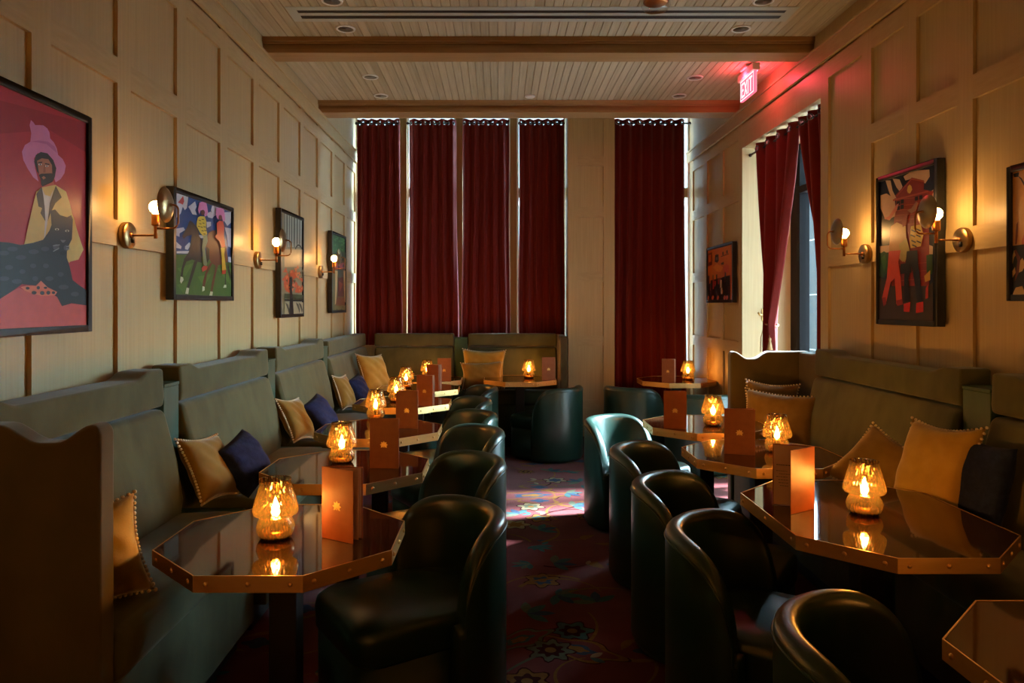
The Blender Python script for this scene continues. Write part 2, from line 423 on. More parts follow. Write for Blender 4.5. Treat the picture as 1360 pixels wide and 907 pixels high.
for gx in range(9):
    for gy in range(17):
        cx = -1.5 + gx * .44 + rf.uniform(-.10, .10); cy = .4 + gy * .47 + rf.uniform(-.10, .10)
        k = rf.random()
        if k < .33:
            blossom(cx, cy, rf.uniform(.06, .10), rf.choice((1, 2, 1) if cy > 4.2 else (1, 6, 3)), rf.choice((3, 4, 5)), rf.choice((2, 1) if cy > 4.2 else (5, 1)), rf.choice((5, 6, 8)), rf.uniform(0, 6))  # near blossoms in darker yarn: the dim floor's shade put into colour
        elif k < .62:
            a0 = rf.uniform(0, 2 * pi); mi = rf.choice((3, 4, 6, 3))
            for j in range(5): leaf(cx, cy, a0 + (j - 2) * .55, rf.uniform(.08, .13), .018, mi if j % 2 else 3)
        else:
            ring(cx, cy, .10, 3, 1, .18, rf.uniform(0, 6), 1.5); ring(cx, cy, .085, 3, 0, .18, rf.uniform(0, 6), 1.5); ring(cx, cy, .045, 4, 4, .2, 0, 1.4)
        a = rf.uniform(0, 2 * pi)
        ex, ey, ea = vine(cx + .08 * cos(a), cy + .08 * sin(a), a, rf.uniform(.25, .40), rf.uniform(-2.6, 2.6), rf.choice((1, 6, 5, 1)))
        for j in range(2): leaf(ex, ey, ea + (j - .5) * 1.3, .075, .016, rf.choice((3, 4, 2)))
def at(x, y): return flat_pt(x, y)
def cloud(x, y, sc, a, c1=1, c2=0, c3=4):
    X, Y = at(x, y)
    for r_, mi in ((.20, 5), (.19, c1), (.155, c2), (.085, c3), (.05, 1)):
        motif([(X + sc * r_ * (1 + .16 * cos(5 * t + a)) * (1.75 * cos(t) * cos(a) - .75 * sin(t) * sin(a)), Y + sc * r_ * (1 + .16 * cos(5 * t + a)) * (1.75 * cos(t) * sin(a) + .75 * sin(t) * cos(a))) for t in [2 * pi * k / 48 for k in range(48)]], mi)
cloud(706, 658, .95, .15); cloud(745, 607, .6, .5); cloud(765, 862, .62, -.5); cloud(690, 850, .5, .6, 6, 0, 3)
for x, y, c1, c2 in ((705, 673, 2, 6), (685, 697, 2, 1), (737, 638, 2, 4), (720, 771, 1, 4), (760, 838, 3, 5), (700, 905, 1, 5)):
    X, Y = at(x, y); blossom(X, Y, .085, c1, c2, 1, 6, x)
for x, y, a in ((760, 672, .3), (690, 683, 2.4), (715, 704, .8), (752, 655, -.3), (730, 626, 1.0), (740, 790, -.6), (700, 815, .4), (770, 640, 2.6), (792, 800, 1.9), (735, 748, .2)):
    X, Y = at(x, y)
    for j in range(4): leaf(X, Y, a + (j - 1.5) * .8, .14, .026, (3, 4, 3, 6)[j])
for x, y, a, c in ((700, 640, .2, 1.8), (740, 690, 2.2, -2), (720, 720, .6, 2.2), (690, 780, 1.0, -2.4), (770, 770, 2.5, 2), (730, 870, .3, 1.7), (700, 606, .1, -1.5)):
    X, Y = at(x, y); vine(X, Y, a, .55, c, 1, .013)
struct(fl.build('floor', FM))

# outside: pavement and the pale building across the way
g = MB(); g.box((-40, -40, -.3), (40, 40, -.13)); struct(g.build('ground', M['ground']))
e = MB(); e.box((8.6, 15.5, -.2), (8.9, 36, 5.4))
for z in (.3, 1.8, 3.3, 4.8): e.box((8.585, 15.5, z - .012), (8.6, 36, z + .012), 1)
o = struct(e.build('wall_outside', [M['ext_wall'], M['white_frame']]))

e = MB(); e.box((-14, 15.0, -.2), (5.2, 15.4, 9.0))  # wall added to cut the daylight coming through the end windows
for z in (.6, 3.6, 6.6): e.box((-14, 14.95, z - .05), (5.2, 15.0, z + .05), 1)
struct(e.build('wall_light_block', [M['light_block'], M['white_frame']]))

# windows -----------------------------------------------------------
def back_window(n, x0, x1, zs, posts):
    f = MB(); y0, y1 = YW - .05, YW + .03
    f.box((x0, y0, zs), (x0 + .018, y1, 3.66)); f.box((x1 - .018, y0, zs), (x1, y1, 3.66))
    f.box((x0, y0, 3.63), (x1, y1, 3.66)); f.box((x0, y0, zs), (x1, y1, zs + .03))
    root = struct(f.build('window_%d' % n, M['white_frame']))
    t = MB(); t.box((x0 + .018, y0 + .01, 2.735), (x1 - .018, y1, 2.84)); t.build('transom', M['post'], root)
    p = MB(); p.box((x0 + .01, YW - .006, zs + .01), (x1 - .01, YW, 3.65)); p.build('pane', M['pane'], root)
    return root
PX = [(-1.115, -1.035), (-.485, -.405), (.130, .212)]
xs = [XL] + [v for p in PX for v in p] + [PX0 + .01]
for i in range(4): back_window(i + 1, xs[2 * i], xs[2 * i + 1], 1.10, None)
back_window(5, PX1 - .01, XR, .72, None)
t = MB()
for x0, x1 in PX: t.box((x0, YW - .10, 1.0), (x1, YW + .05, 3.70))
struct(t.build('trim_5', M['post'], bevel=.003))

# side window in the right wall
f = MB(); wx0, wx1 = 2.60, 2.69
f.box((wx0, OY1 - .19, .10), (wx1, OY1, OZ)); f.box((wx0, OY0, .10), (wx1, OY0 + .10, OZ))
f.box((wx0, OY0, .10), (wx1, OY1, .16)); f.box((wx0, OY0, OZ - .05), (wx1, OY1, OZ))
root = struct(f.build('window_6', M['black_frame'], bevel=.004))
t = MB(); t.box((wx0 - .01, OY0 + .1, 2.47), (wx1, OY1 - .19, 2.53)); t.build('transom', M['black_frame'], root, bevel=.003)
p = MB(); p.box((2.645, OY0 + .05, .13), (2.651, OY1 - .1, OZ - .03)); p.build('pane', M['pane'], root)

# ------------------------------------------------------------------ ceiling fittings
v = thing('ceiling_vent', (.27, 4.62, ZC), 0, 'long grey slot air vent set in the ceiling in front of the first beam', 'vent')
m = MB(); vx, vy = 1.59, .115
for lo, hi in (((-vx, -vy), (vx, -vy + .05)), ((-vx, vy - .045), (vx, vy)), ((-vx, -vy + .05), (-vx + .06, vy - .045)), ((vx - .06, -vy + .05), (vx, vy - .045))): m.box((*lo, -.003), (*hi, .002))
m.build('vent_frame', M['vent'], v)
m = MB(); m.box((-vx + .06, -.022, -.003), (vx - .06, .018, .001)); m.build('center_bar', M['vent'], v)
m = MB(); m.box((-vx + .05, -vy + .04, -.0005), (vx - .05, vy - .04, .004)); m.build('slot_backing', M['slot'], v)

dl = thing('downlight', (0, 0, 0), 0, 'x', 'downlight', 'recessed ceiling downlights')
m = MB(); m.lathe([(.050, -.001), (.052, -.007), (.063, -.007), (.066, 0), (.050, .001)], 28, caps=(False, False)); m.build('trim_ring', M['wplastic'], dl)
m = MB(); m.lathe([(.0505, -.0045), (.030, -.002), (.004, -.001)], 24); m.build('lens', M['lens'], dl)
dls = [(459, 38, 'near the left wall just in front of the first beam'), (984, 38, 'near the right wall just in front of the first beam'),
       (492, 102, 'near the left wall between the two beams, the larger nearer one'), (923, 103, 'between the two beams beside the exit sign'),
       (506, 127, 'near the left wall right against the far beam'), (902, 127, 'right against the far beam, left of the exit sign'),
       (441, 1, 'near the left end of the slot vent, at the top edge'), (1014, 1, 'near the right end of the slot vent, at the top edge')]
for i, (x, y, s) in enumerate(dls):
    X, Y = flat_pt(x, y, ZC); o = dl if i == 0 else dup(dl, (0, 0, 0), 0)
    o.location = (X, Y, ZC); o['label'] = 'small unlit round downlight ' + s
X, Y = flat_pt(704, 127.5, ZC)
s = thing('ceiling_sensor', (X, Y, ZC), 0, 'white round disc sensor on the ceiling by the far beam', 'sensor')
m = MB(); m.lathe([(.045, 0), (.045, -.008), (.036, -.014), (.004, -.016)], 28); m.build('cover', M['wplastic'], s)
X, Y = flat_pt(871, 1, ZC)
s = thing('smoke_detector', (X, Y, ZC), 0, 'clear domed smoke detector on the ceiling behind the slot vent', 'smoke detector')
m = MB(); m.lathe([(.075, 0), (.075, -.012), (.060, -.020), (.004, -.021)], 28); m.build('base', M['copper'], s)
m = MB(); m.lathe([(.085, 0), (.088, -.03), (.070, -.055), (.004, -.060)], 28); m.build('clear_dome', M['pane'], s)

# exit sign, hung from the ceiling along the right wall
ex = thing('exit_sign', (1.93, 5.64, ZC), 0, 'lit red EXIT sign hanging from the ceiling by the right wall', 'exit sign')
m = MB(); m.box((-.045, -.07, -.022), (.045, .07, 0)); m.build('ceiling_mount', M['wplastic'], ex, bevel=.004)
m = MB(); m.box((-.028, -.175, -.075), (.028, .175, -.022)); m.build('canopy', M['wplastic'], ex, bevel=.004)
m = MB(); m.box((-.011, -.152, -.235), (.011, .152, -.075)); m.build('face_panel', M['exit_face'], ex)
for sx in (-.052, .052):          # red lights added in open air beside the sign for its glow
    ld = bpy.data.lights.new('exit_glow_light', 'POINT'); ld.color = (1, .03, .06); ld.energy = 5.5; ld.shadow_soft_size = .02
    lo_ = bpy.data.objects.new('exit_glow_light', ld); COL.objects.link(lo_); lo_.location = (1.93 + sx, 5.64, ZC - .10)
def strokes(ch):
    return {'E': [((0, 0), (0, 1)), ((0, 0), (1, 0)), ((0, .5), (.8, .5)), ((0, 1), (1, 1))], 'X': [((0, 0), (1, 1)), ((0, 1), (1, 0))],
            'I': [((.5, 0), (.5, 1))], 'T': [((.5, 0), (.5, 1)), ((0, 1), (1, 1))]}[ch]
for side in (-1, 1):
    m = MB()
    def bar(p, q, wd):
        p, q = Vector(p), Vector(q); d = (q - p).normalized(); nn = Vector((-d.y, d.x)) * wd
        p -= d * wd; q += d * wd
        for_q = [p + nn, q + nn, q - nn, p - nn]
        xx = side * .0125
        m.flat([(xx, (-a.x if side < 0 else a.x), a.y) for a in for_q])
    for ch, x0, wd in (('E', -.118, .045), ('X', -.052, .052), ('I', .008, .04), ('T', .058, .055)):
        for p, q in strokes(ch): bar((x0 + p[0] * wd, -.205 + p[1] * .098), (x0 + q[0] * wd, -.205 + q[1] * .098), .0075)
    for p, q in (((-.146, -.229), (.146, -.229)), ((-.146, -.081), (.146, -.081)), ((-.146, -.229), (-.146, -.081)), ((.146, -.229), (.146, -.081))): bar(p, q, .004)
    m.open = True
    m.build('lettering', M['exit_letter'], ex)

# ------------------------------------------------------------------ curtains
def curtain(name, W, H, n, label, amp=.028, phase=0, taper=None, gather=None, ng=None, holes=True, seedv=0, lean=0):
    """local: x along the rod, y towards the room is -y, top at z=0 hanging down. gather: (z_tie, x_tie, width_tie)"""
    rr = random.Random(seedv)
    NX, NZ = max(56, int(W / .010)), 46
    root = None
    gs = [(k + .5) / (2 * n) for k in range(2 * n)]
    m = MB(); vs = []; f = []
    offs = [rr.uniform(-.6, .6) for _ in range(8)]
    for j in range(NZ + 1):
        if j < 10: z = -.012 * j
        else: z = -.108 - (H - .108) * (j - 9) / (NZ - 9)
        t = -z / H
        for i in range(NX + 1):
            u = i / NX
            wv = sin(2 * pi * n * u + phase + .9 * t * sin(5 * u + offs[0]) * min(1, t * 4))
            a = amp * (1 - .15 * t) * (1 + .3 * t * sin(9 * u + offs[1]))
            x = (u - .5) * W; y = a * wv + .010 * t * sin(2 * pi * 2.3 * n * u + offs[2] + 3 * t)
            if gather:
                zt, xt, wt = gather
                tt = -z / -zt
                if tt <= 1: k = tt ** 1.25; sq = 1 - (1 - wt / W) * (k ** 1.1)
                else: sq = (wt / W) * (1 + .55 * min(1, (tt - 1) * 3.2)); k = 1
                x = (u - .5) * W * sq + xt * k
                y = y * (1 - .35 * k) + (.035 * k) * sin(2 * pi * n * u * .5)
            else:
                x += lean * t * (u - .2) + .012 * t * sin(3 * u + 6 * t + offs[3])
            vs.append((x, y, z))
    for j in range(NZ):
        for i in range(NX):
            u = (i + .5) / NX; zc = (vs[j * (NX + 1) + i][2] + vs[(j + 1) * (NX + 1) + i][2]) / 2
            if holes and any(((u - g) * W * 1.6) ** 2 + (zc + .045) ** 2 < .016 ** 2 for g in gs): continue
            f.append((j * (NX + 1) + i, j * (NX + 1) + i + 1, (j + 1) * (NX + 1) + i + 1, (j + 1) * (NX + 1) + i))
    m.add(vs, f, 0, True); m.open = True
    root = m.build(name, M['curtain'], solid=.004)
    tag(root, label, 'curtain')
    for g in gs:
        i = int(g * NX); p = Vector(vs[4 * (NX + 1) + i]); q = Vector(vs[4 * (NX + 1) + min(i + 1, NX)]) - Vector(vs[4 * (NX + 1) + max(i - 1, 0)])
        nrm = Vector((-q.y, q.x, 0)).normalized()
        t = MB(); t.torus((0, 0, 0), nrm, .021, .005, 18, 6); gr = t.build('grommet', M['steel'], root); gr.location = (p.x, p.y, -.045)
    return root
CZ = 3.585; CY = 8.17
cspec = [(-1.580, -1.104, 'leftmost dark red window curtain, beside the left wall'), (-1.000, -.474, 'second dark red window curtain from the left on the end wall'),
         (-.402, .120, 'third dark red window curtain from the left on the end wall'), (.232, .732, 'fourth dark red window curtain, just left of the oak pier')]
for i, (x0, x1, lb) in enumerate(cspec):
    c = curtain('curtain', x1 - x0, CZ - 1.06, 5, lb, .026, i * 1.3, seedv=i, lean=.03 if i < 2 else 0); c.location = ((x0 + x1) / 2, CY, CZ); c['group'] = 'end wall window curtains'
c = curtain('curtain', .83, CZ - .12, 7, 'wide dark red full-length curtain right of the oak pier', .03, .5, seedv=9, lean=.02); c.location = (1.665, CY, CZ); c['group'] = 'end wall window curtains'
def rod(name, p, q, label, grp=None):
    p, q = Vector(p), Vector(q); mid = (p + q) / 2
    r = thing(name, mid, 0, label, 'curtain rod', grp)
    m = MB(); m.tube([p - mid, q - mid], .009, 10); m.build('pole', M['rod'], r)
    for e in (p, q):
        d = (q - p).normalized(); m = MB(); c0 = e - mid
        m.ball(c0, .016, 8); m.build('finial', M['rod'], r)
    return r
for i, (x0, x1) in enumerate(((xs[0] + .03, xs[1] - .02), (xs[2] + .02, xs[3] - .02), (xs[4] + .02, xs[5] - .02), (xs[6] + .02, xs[7] - .03))):
    rod('curtain_rod', (x0, CY, CZ - .045), (x1, CY, CZ - .045), ('black curtain rod at the head of the %s curtain on the end wall' % ('leftmost', 'second', 'third', 'fourth')[i]), 'end wall curtain rods')
rod('curtain_rod', (PX1 + .02, CY, CZ - .045), (XR - .03, CY, CZ - .045), 'black curtain rod at the head of the wide curtain right of the pier', 'end wall curtain rods')

RZ = 2.835; RX = 2.235
cd = curtain('curtain', .92, 2.62, 4, 'crimson curtain tied back with a tasselled gold rope in the side window', .045, .3, gather=(-1.54, -.075, .19), seedv=4)
cd.location = (RX, 5.905, RZ + .045); cd.rotation_euler = (0, 0, -pi / 2); cd['group'] = 'side window curtains'
cd2 = curtain('curtain', .50, 2.62, 3, 'crimson curtain swept behind the wall edge at the near side of the window', .040, .8, gather=(-1.15, .205, .12), seedv=5)
cd2.location = (RX, 5.20, RZ + .045); cd2.rotation_euler = (0, 0, -pi / 2); cd2['group'] = 'side window curtains'
rod('curtain_rod', (RX, OY1 - .02, RZ), (RX, OY0 + .02, RZ), 'black curtain rod across the side window in the right wall')
tb = thing('curtain_tieback', (RX, 5.98, 1.34), 0, 'twisted gold rope tieback with a tassel around the side window curtain', 'tieback')
m = MB(); m.tube([(.045 * sin(a), .086 * cos(a), -.008 * cos(2 * a)) for a in [2 * pi * k / 36 for k in range(36)]], .007, 6, close=True)
m.build('rope', M['rope'], tb)
m = MB(); m.tube([(-.045, -.055, -.01), (-.055, -.085, -.05), (-.05, -.10, -.10)], .004, 6); m.tube([(-.055, .02, -.01), (-.065, .06, -.10), (-.06, .085, -.22)], .0035, 6); m.build('cord', M['rope'], tb)
m = MB(); m.lathe([(.004, -.095), (.011, -.105), (.012, -.118), (.009, -.124), (.017, -.16), (.023, -.195), (.004, -.196)], 14, c=(-.05, -.10, 0)); m.build('tassel', M['rope'], tb)
hk = thing('tieback_hook', (2.36, OY1, 1.42), 0, 'small brass tieback hook on the far side of the window opening', 'hook')
m = MB(); m.tube([(0, 0, 0), (0, -.05, 0), (-.06, -.07, 0), (-.07, -.06, .02)], .009, 8); m.build('arm', M['brass'], hk)
m = MB(); m.box((-.018, -.010, -.055), (.018, 0, .055)); m.build('back_plate', M['brass'], hk, bevel=.003)

# ------------------------------------------------------------------ framed pictures
def picture(name, X, y0, y1, z0, z1, label, shapes, bg, depth=.04):
    """hangs on the wall X; y0<y1. shapes: (rgb, [(Y,z)...])"""
    sgn = 1 if X < 0 else -1
    yc, zc = (y0 + y1) / 2, (z0 + z1) / 2
    r = thing('framed_picture', (X, yc, zc), 0, label, 'picture')
    fw = .026
    m = MB(); d0, d1 = 0, sgn * depth
    lo, hi = min(d0, d1), max(d0, d1); hy, hz = (y1 - y0) / 2, (z1 - z0) / 2
    m.box((lo, -hy, -hz), (hi, -hy + fw, hz)); m.box((lo, hy - fw, -hz), (hi, hy, hz))
    m.box((lo, -hy + fw, -hz), (hi, hy - fw, -hz + fw)); m.box((lo, -hy + fw, hz - fw), (hi, hy - fw, hz))
    m.build('frame', M['frame'], r, bevel=.002)
    cols = []; m = MB()
    def ci(c):
        if c not in cols: cols.append(c)
        return cols.index(c)
    i0 = ci(bg); xb = sgn * (depth - .010)
    m.box((min(0, xb), -hy + fw, -hz + fw), (max(0, xb), hy - fw, hz - fw), i0)
    for k, (c, pts) in enumerate(shapes):
        q = [(xb + sgn * .00012 * (k + 1), min(max(y - yc, -hy + fw), hy - fw), min(max(z - zc, -hz + fw), hz - fw)) for y, z in pts]
        m.flat(q, ci(c))
    m.open = True
    m.build('artwork', [pigment(c) for c in cols], r)
    return r
def traced(X, x0, y0, s, items):
    """shapes noted on an enlarged view (origin x0,y0, scale s) put back on the picture's own plane"""
    out = []
    for c, pts in items: out.append((c, [wall_pt(x0 + px / s, y0 + py / s, X) for px, py in pts]))
    return out
def oval(cx, cy, rx, ry, n=16, a0=0, a1=2 * pi): return [(cx + rx * cos(a0 + (a1 - a0) * k / n), cy + ry * sin(a0 + (a1 - a0) * k / n)) for k in range(n + (0 if a1 - a0 > 6.2 else 1))]
XP, XQ = XL + .030, XR - .030
# 1: seated man in a tall pink hat with a black panther
HAT, HAT2, SKIN, HAIR, COAT, SHIRT, PAN, PAN2, PINK, SPOT = (214, 130, 178), (196, 108, 160), (178, 112, 84), (48, 40, 40), (214, 184, 112), (206, 202, 196), (40, 44, 50), (66, 68, 76), (208, 88, 84), (226, 120, 92)
art1 = traced(XP, 0, 100, 4.536, [
    ((160, 34, 44), [(-320, 40), (560, 240), (560, 480), (300, 330), (-320, 300)]),
    (HAT, [(178, 300), (186, 270), (200, 282), (212, 300), (240, 300), (262, 302), (285, 320), (298, 345), (302, 380), (325, 405), (342, 440), (350, 480), (378, 505), (396, 545), (388, 590), (365, 625), (335, 645), (318, 600), (310, 520), (260, 465), (225, 470), (205, 500), (212, 560), (232, 640), (200, 615), (165, 560), (140, 510), (132, 460), (150, 420), (182, 400), (188, 350)]),
    (HAT2, [(182, 400), (230, 392), (290, 400), (330, 430), (345, 470), (320, 450), (280, 415), (230, 405)]),
    (HAIR, [(205, 520), (215, 480), (245, 462), (285, 470), (320, 510), (338, 560), (330, 610), (318, 640), (310, 600), (240, 600), (222, 580)]),
    (SKIN, [(222, 515), (250, 500), (290, 505), (312, 540), (314, 590), (300, 640), (255, 650), (236, 600)]),
    (HAIR, [(232, 600), (250, 592), (275, 592), (312, 590), (316, 640), (298, 670), (265, 680), (247, 660), (244, 625)]),
    (SKIN, [(250, 615), (262, 606), (276, 618), (260, 628)]),
    ((232, 226, 214), oval(240, 537, 10, 5)), ((232, 226, 214), oval(280, 547, 10, 5)), (HAIR, oval(240, 537, 4, 5)), (HAIR, oval(280, 547, 4, 5)),
    (HAIR, [(226, 524), (252, 520), (252, 527), (228, 530)]), (HAIR, [(268, 528), (296, 534), (295, 541), (268, 535)]),
    ((150, 88, 64), [(262, 540), (270, 540), (272, 585), (258, 585)]),
    ((196, 92, 72), [(252, 670), (318, 640), (332, 680), (300, 740), (262, 735)]),
    (COAT, [(215, 700), (248, 675), (330, 660), (395, 700), (420, 780), (440, 870), (470, 960), (500, 1050), (470, 1110), (390, 1130), (140, 1030), (170, 890), (200, 760)]),
    (SHIRT, [(248, 680), (268, 720), (300, 730), (318, 690), (296, 780), (280, 900), (262, 1010), (268, 860), (255, 740)]),
    ((56, 54, 50), [(215, 715), (248, 672), (258, 730), (266, 800), (270, 880), (240, 830), (250, 800), (228, 790)]),
    ((56, 54, 50), [(332, 665), (368, 735), (330, 770), (300, 830), (284, 880), (296, 770)])])
art1 += traced(XP, 0, 280, 5.336, [
    (PINK, [(-60, 640), (0, 620), (60, 580), (130, 545), (230, 590), (390, 590), (430, 672), (520, 655), (620, 660), (640, 850), (-300, 900), (-300, 640)]),
    (COAT, [(500, 0), (525, 70), (555, 200), (520, 310), (485, 372), (470, 300), (470, 60)]),
    (PAN, [(-300, 260), (-60, 225), (0, 220), (60, 225), (140, 242), (230, 226), (300, 205), (345, 140), (360, 100), (356, 40), (350, 0), (385, -10), (420, 30), (470, 45), (500, 30), (511, 60), (505, 200), (470, 270), (468, 330), (490, 400), (510, 490), (560, 530), (640, 565), (640, 670), (500, 655), (435, 675), (400, 610), (330, 570), (250, 530), (150, 520), (80, 570), (0, 620), (-300, 720)]),
    (SPOT, [(140, 540), (180, 530), (250, 530), (285, 495), (330, 540), (400, 575), (385, 598), (300, 603), (230, 590), (170, 565)])] +
    [(PAN, oval(cx, cy, rx, ry, 10)) for cx, cy, rx, ry in ((190, 548, 14, 10), (235, 580, 18, 13), (265, 545, 12, 12), (293, 582, 16, 14), (336, 580, 14, 14), (372, 580, 12, 10), (315, 545, 12, 8))] +
    [(PAN2, oval(cx, cy, 22 + 8 * ((cx * 7) % 3), 17, 9)) for cx, cy in ((20, 300), (80, 270), (55, 400), (140, 330), (150, 430), (20, 480), (110, 500), (230, 290), (225, 390), (240, 480), (310, 270), (315, 390), (340, 480), (420, 450), (440, 540), (520, 590), (-60, 380), (-70, 480), (-50, 300))] +
    [((206, 204, 188), oval(392, 131, 15, 8)), ((206, 204, 188), oval(464, 142, 15, 8)), ((20, 22, 24), oval(392, 132, 6, 7)), ((20, 22, 24), oval(464, 143, 6, 7)),
     ((118, 116, 120), [(415, 205), (455, 208), (440, 225), (428, 225)]), ((84, 86, 92), oval(385, 258, 22, 22)), ((84, 86, 92), oval(458, 262, 20, 20)), ((26, 28, 30), oval(432, 300, 22, 15)),
     ((150, 150, 150), [(360, 245), (410, 238), (410, 243), (362, 250)]), ((150, 150, 150), [(362, 285), (405, 262), (406, 267), (364, 290)]), ((150, 150, 150), [(455, 252), (482, 248), (482, 252), (456, 257)]), ((150, 150, 150), [(455, 268), (484, 270), (484, 275), (455, 273)])])
picture('p', XL, 2.205, 2.842, 1.40, 2.230, 'large red painting of a bearded man in a tall pink hat holding a black panther', art1, (182, 44, 54))
# 2: two riders on dark horses
BLUE, WHT, GRN, HORSE, BAY = (34, 66, 122), (196, 196, 204), (74, 104, 44), (48, 36, 34), (104, 52, 34)
rc = random.Random(3)
def blobs(n, x0, x1, y0, y1, r0, r1, col, rnd):
    out = []
    for _ in range(n):
        cx, cy, rr = rnd.uniform(x0, x1), rnd.uniform(y0, y1), rnd.uniform(r0, r1); ph = [rnd.uniform(0, 6) for _ in range(3)]
        out.append((col, [(cx + rr * (1 + .35 * sin(3 * a + ph[0]) + .2 * sin(5 * a + ph[1])) * cos(a) * .8, cy + rr * (1 + .35 * sin(3 * a + ph[0]) + .2 * sin(5 * a + ph[1])) * sin(a)) for a in [2 * pi * k / 22 for k in range(22)]]))
    return out
a2 = [(WHT, [(80, 60), (140, 85), (165, 110), (155, 200), (140, 215), (125, 190), (110, 240), (80, 270)]), ((190, 60, 56), [(88, 160), (105, 140), (128, 110), (135, 150), (125, 175), (105, 165)])]
a2 += [(WHT, q) for q in ([(165, 190), (215, 150), (225, 190), (215, 215), (228, 250), (195, 245), (180, 215)], [(340, 180), (370, 170), (420, 190), (430, 220), (400, 240), (350, 260), (330, 215)], [(430, 230), (490, 215), (490, 310), (450, 330), (425, 290)], [(295, 240), (330, 225), (355, 255), (340, 275), (310, 268)], [(298, 300), (330, 300), (330, 330), (300, 345)],
    [(76, 350), (130, 340), (140, 360), (100, 385), (100, 410), (76, 400)], [(76, 445), (115, 480), (110, 498), (76, 490)], [(140, 480), (170, 450), (185, 465), (160, 505), (140, 500)], [(78, 515), (170, 512), (172, 532), (78, 530)], [(430, 340), (480, 350), (480, 490), (455, 480), (445, 400)], [(455, 555), (475, 560), (478, 600), (456, 590)], [(235, 395), (280, 400), (275, 420), (240, 418)])]
a2 += [(GRN, [(60, 538), (180, 535), (290, 560), (340, 590), (430, 596), (500, 600), (500, 900), (60, 900)])] + [((88, 120, 50), q) for q in ([(80, 640), (200, 600), (140, 700)], [(230, 700), (330, 680), (280, 780)], [(370, 640), (480, 640), (470, 760)], [(80, 760), (160, 730), (130, 830)])]
a2 += [(BAY, [(310, 380), (345, 360), (362, 365), (370, 395), (440, 480), (452, 590), (420, 610), (360, 620), (330, 600), (312, 560), (290, 480), (290, 440)]),
       (BAY, [(322, 600), (340, 600), (300, 680), (282, 780), (264, 780), (268, 740), (290, 660)]), (BAY, [(362, 615), (380, 620), (360, 700), (338, 815), (322, 815), (335, 740), (350, 680)]), (HORSE, [(428, 600), (440, 610), (436, 690), (438, 770), (428, 770), (430, 690)]), (HORSE, [(452, 590), (460, 640), (476, 700), (470, 735), (458, 690), (446, 640)]),
       (HORSE, [(172, 290), (190, 300), (215, 330), (235, 370), (240, 405), (268, 440), (258, 540), (262, 600), (225, 590), (190, 575), (150, 590), (128, 575), (165, 520), (180, 440), (188, 395), (150, 405), (128, 425), (116, 405), (150, 345)]),
       (HORSE, [(130, 575), (150, 585), (128, 640), (118, 705), (104, 705), (112, 640)]), (HORSE, [(205, 585), (228, 590), (200, 680), (165, 790), (148, 790), (175, 690)]),
       ((56, 46, 44), [(180, 320), (205, 340), (215, 420), (196, 480), (190, 400)]), ((44, 34, 34), [(295, 480), (315, 500), (315, 570), (300, 600), (288, 560)]),
       ((206, 204, 190), [(104, 700), (122, 705), (126, 725), (108, 752), (100, 735)]), ((206, 204, 190), [(148, 780), (166, 785), (160, 828), (138, 825)]), ((206, 204, 190), [(264, 770), (280, 775), (280, 800), (262, 810)]), ((206, 204, 190), [(322, 808), (340, 812), (336, 842), (314, 840)]), ((206, 204, 190), [(424, 760), (438, 760), (438, 780), (415, 782)]),
       (HAT, [(240, 160), (262, 148), (292, 152), (298, 190), (304, 230), (296, 255), (280, 262), (272, 222), (250, 215), (240, 245), (230, 210)]), ((110, 66, 52), oval(266, 232, 15, 20)),
       ((206, 176, 58), [(230, 268), (250, 258), (280, 262), (292, 300), (288, 340), (298, 390), (270, 405), (246, 380), (220, 330), (222, 300)])] + [((40, 36, 34), [(x, y), (x + 16, y + 4), (x + 14, y + 9), (x - 2, y + 5)]) for x, y in ((236, 285), (258, 278), (240, 310), (262, 305), (250, 335), (270, 332), (256, 362), (276, 360), (270, 385), (230, 330))] + [
       ((122, 136, 108), [(270, 400), (296, 395), (300, 440), (280, 500), (296, 610), (290, 625), (268, 612), (262, 540), (256, 490)]), ((186, 64, 46), [(254, 640), (270, 620), (300, 625), (292, 650), (262, 666)]),
       (HAT, [(360, 200), (390, 190), (416, 205), (424, 245), (428, 285), (412, 300), (400, 250), (382, 252), (378, 285), (366, 270), (360, 240)]), ((110, 66, 52), oval(392, 268, 13, 18)),
       ((206, 76, 60), [(365, 310), (385, 292), (412, 296), (420, 340), (418, 400), (428, 480), (402, 492), (384, 440), (360, 420), (348, 410), (368, 390)]), ((214, 172, 52), [(394, 490), (424, 488), (420, 540), (434, 650), (404, 655), (402, 560)]), ((186, 64, 46), [(404, 655), (434, 652), (430, 680), (402, 682)])]
picture('p', XL, 3.555, 4.366, 1.53, 2.083, 'bright painting of two riders in pink hats on dark horses over green grass', traced(XP, 220, 240, 5.5, a2), BLUE)
# 3: pale tree trunks over an orange flowering bush
a3 = [((96, 104, 92), [(70, 60), (215, 110), (215, 340), (70, 330)])]
for x in (76, 96, 112, 130, 152, 172, 190): a3.append(((176, 180, 166), [(x, 60), (x + 11, 66), (x + 9, 300), (x + 13, 330), (x - 1, 330), (x + 1, 200)]))
a3 += [((60, 66, 56), [(x, 90), (x + 4, 92), (x + 4, 300), (x, 300)]) for x in (90, 108, 126, 146, 168, 186)]
a3 += [((20, 20, 18), [(150, 340), (160, 318), (176, 308), (194, 318), (206, 345), (206, 360), (194, 332), (176, 320), (162, 332), (155, 350)]), ((206, 170, 120), [(70, 345), (210, 350), (210, 480), (70, 480)])]
a3 += blobs(26, 76, 205, 500, 660, 14, 24, (210, 92, 48), random.Random(5)) + blobs(14, 76, 205, 480, 660, 7, 13, (228, 130, 74), random.Random(6)) + blobs(8, 76, 205, 470, 650, 6, 11, (84, 80, 40), random.Random(8))
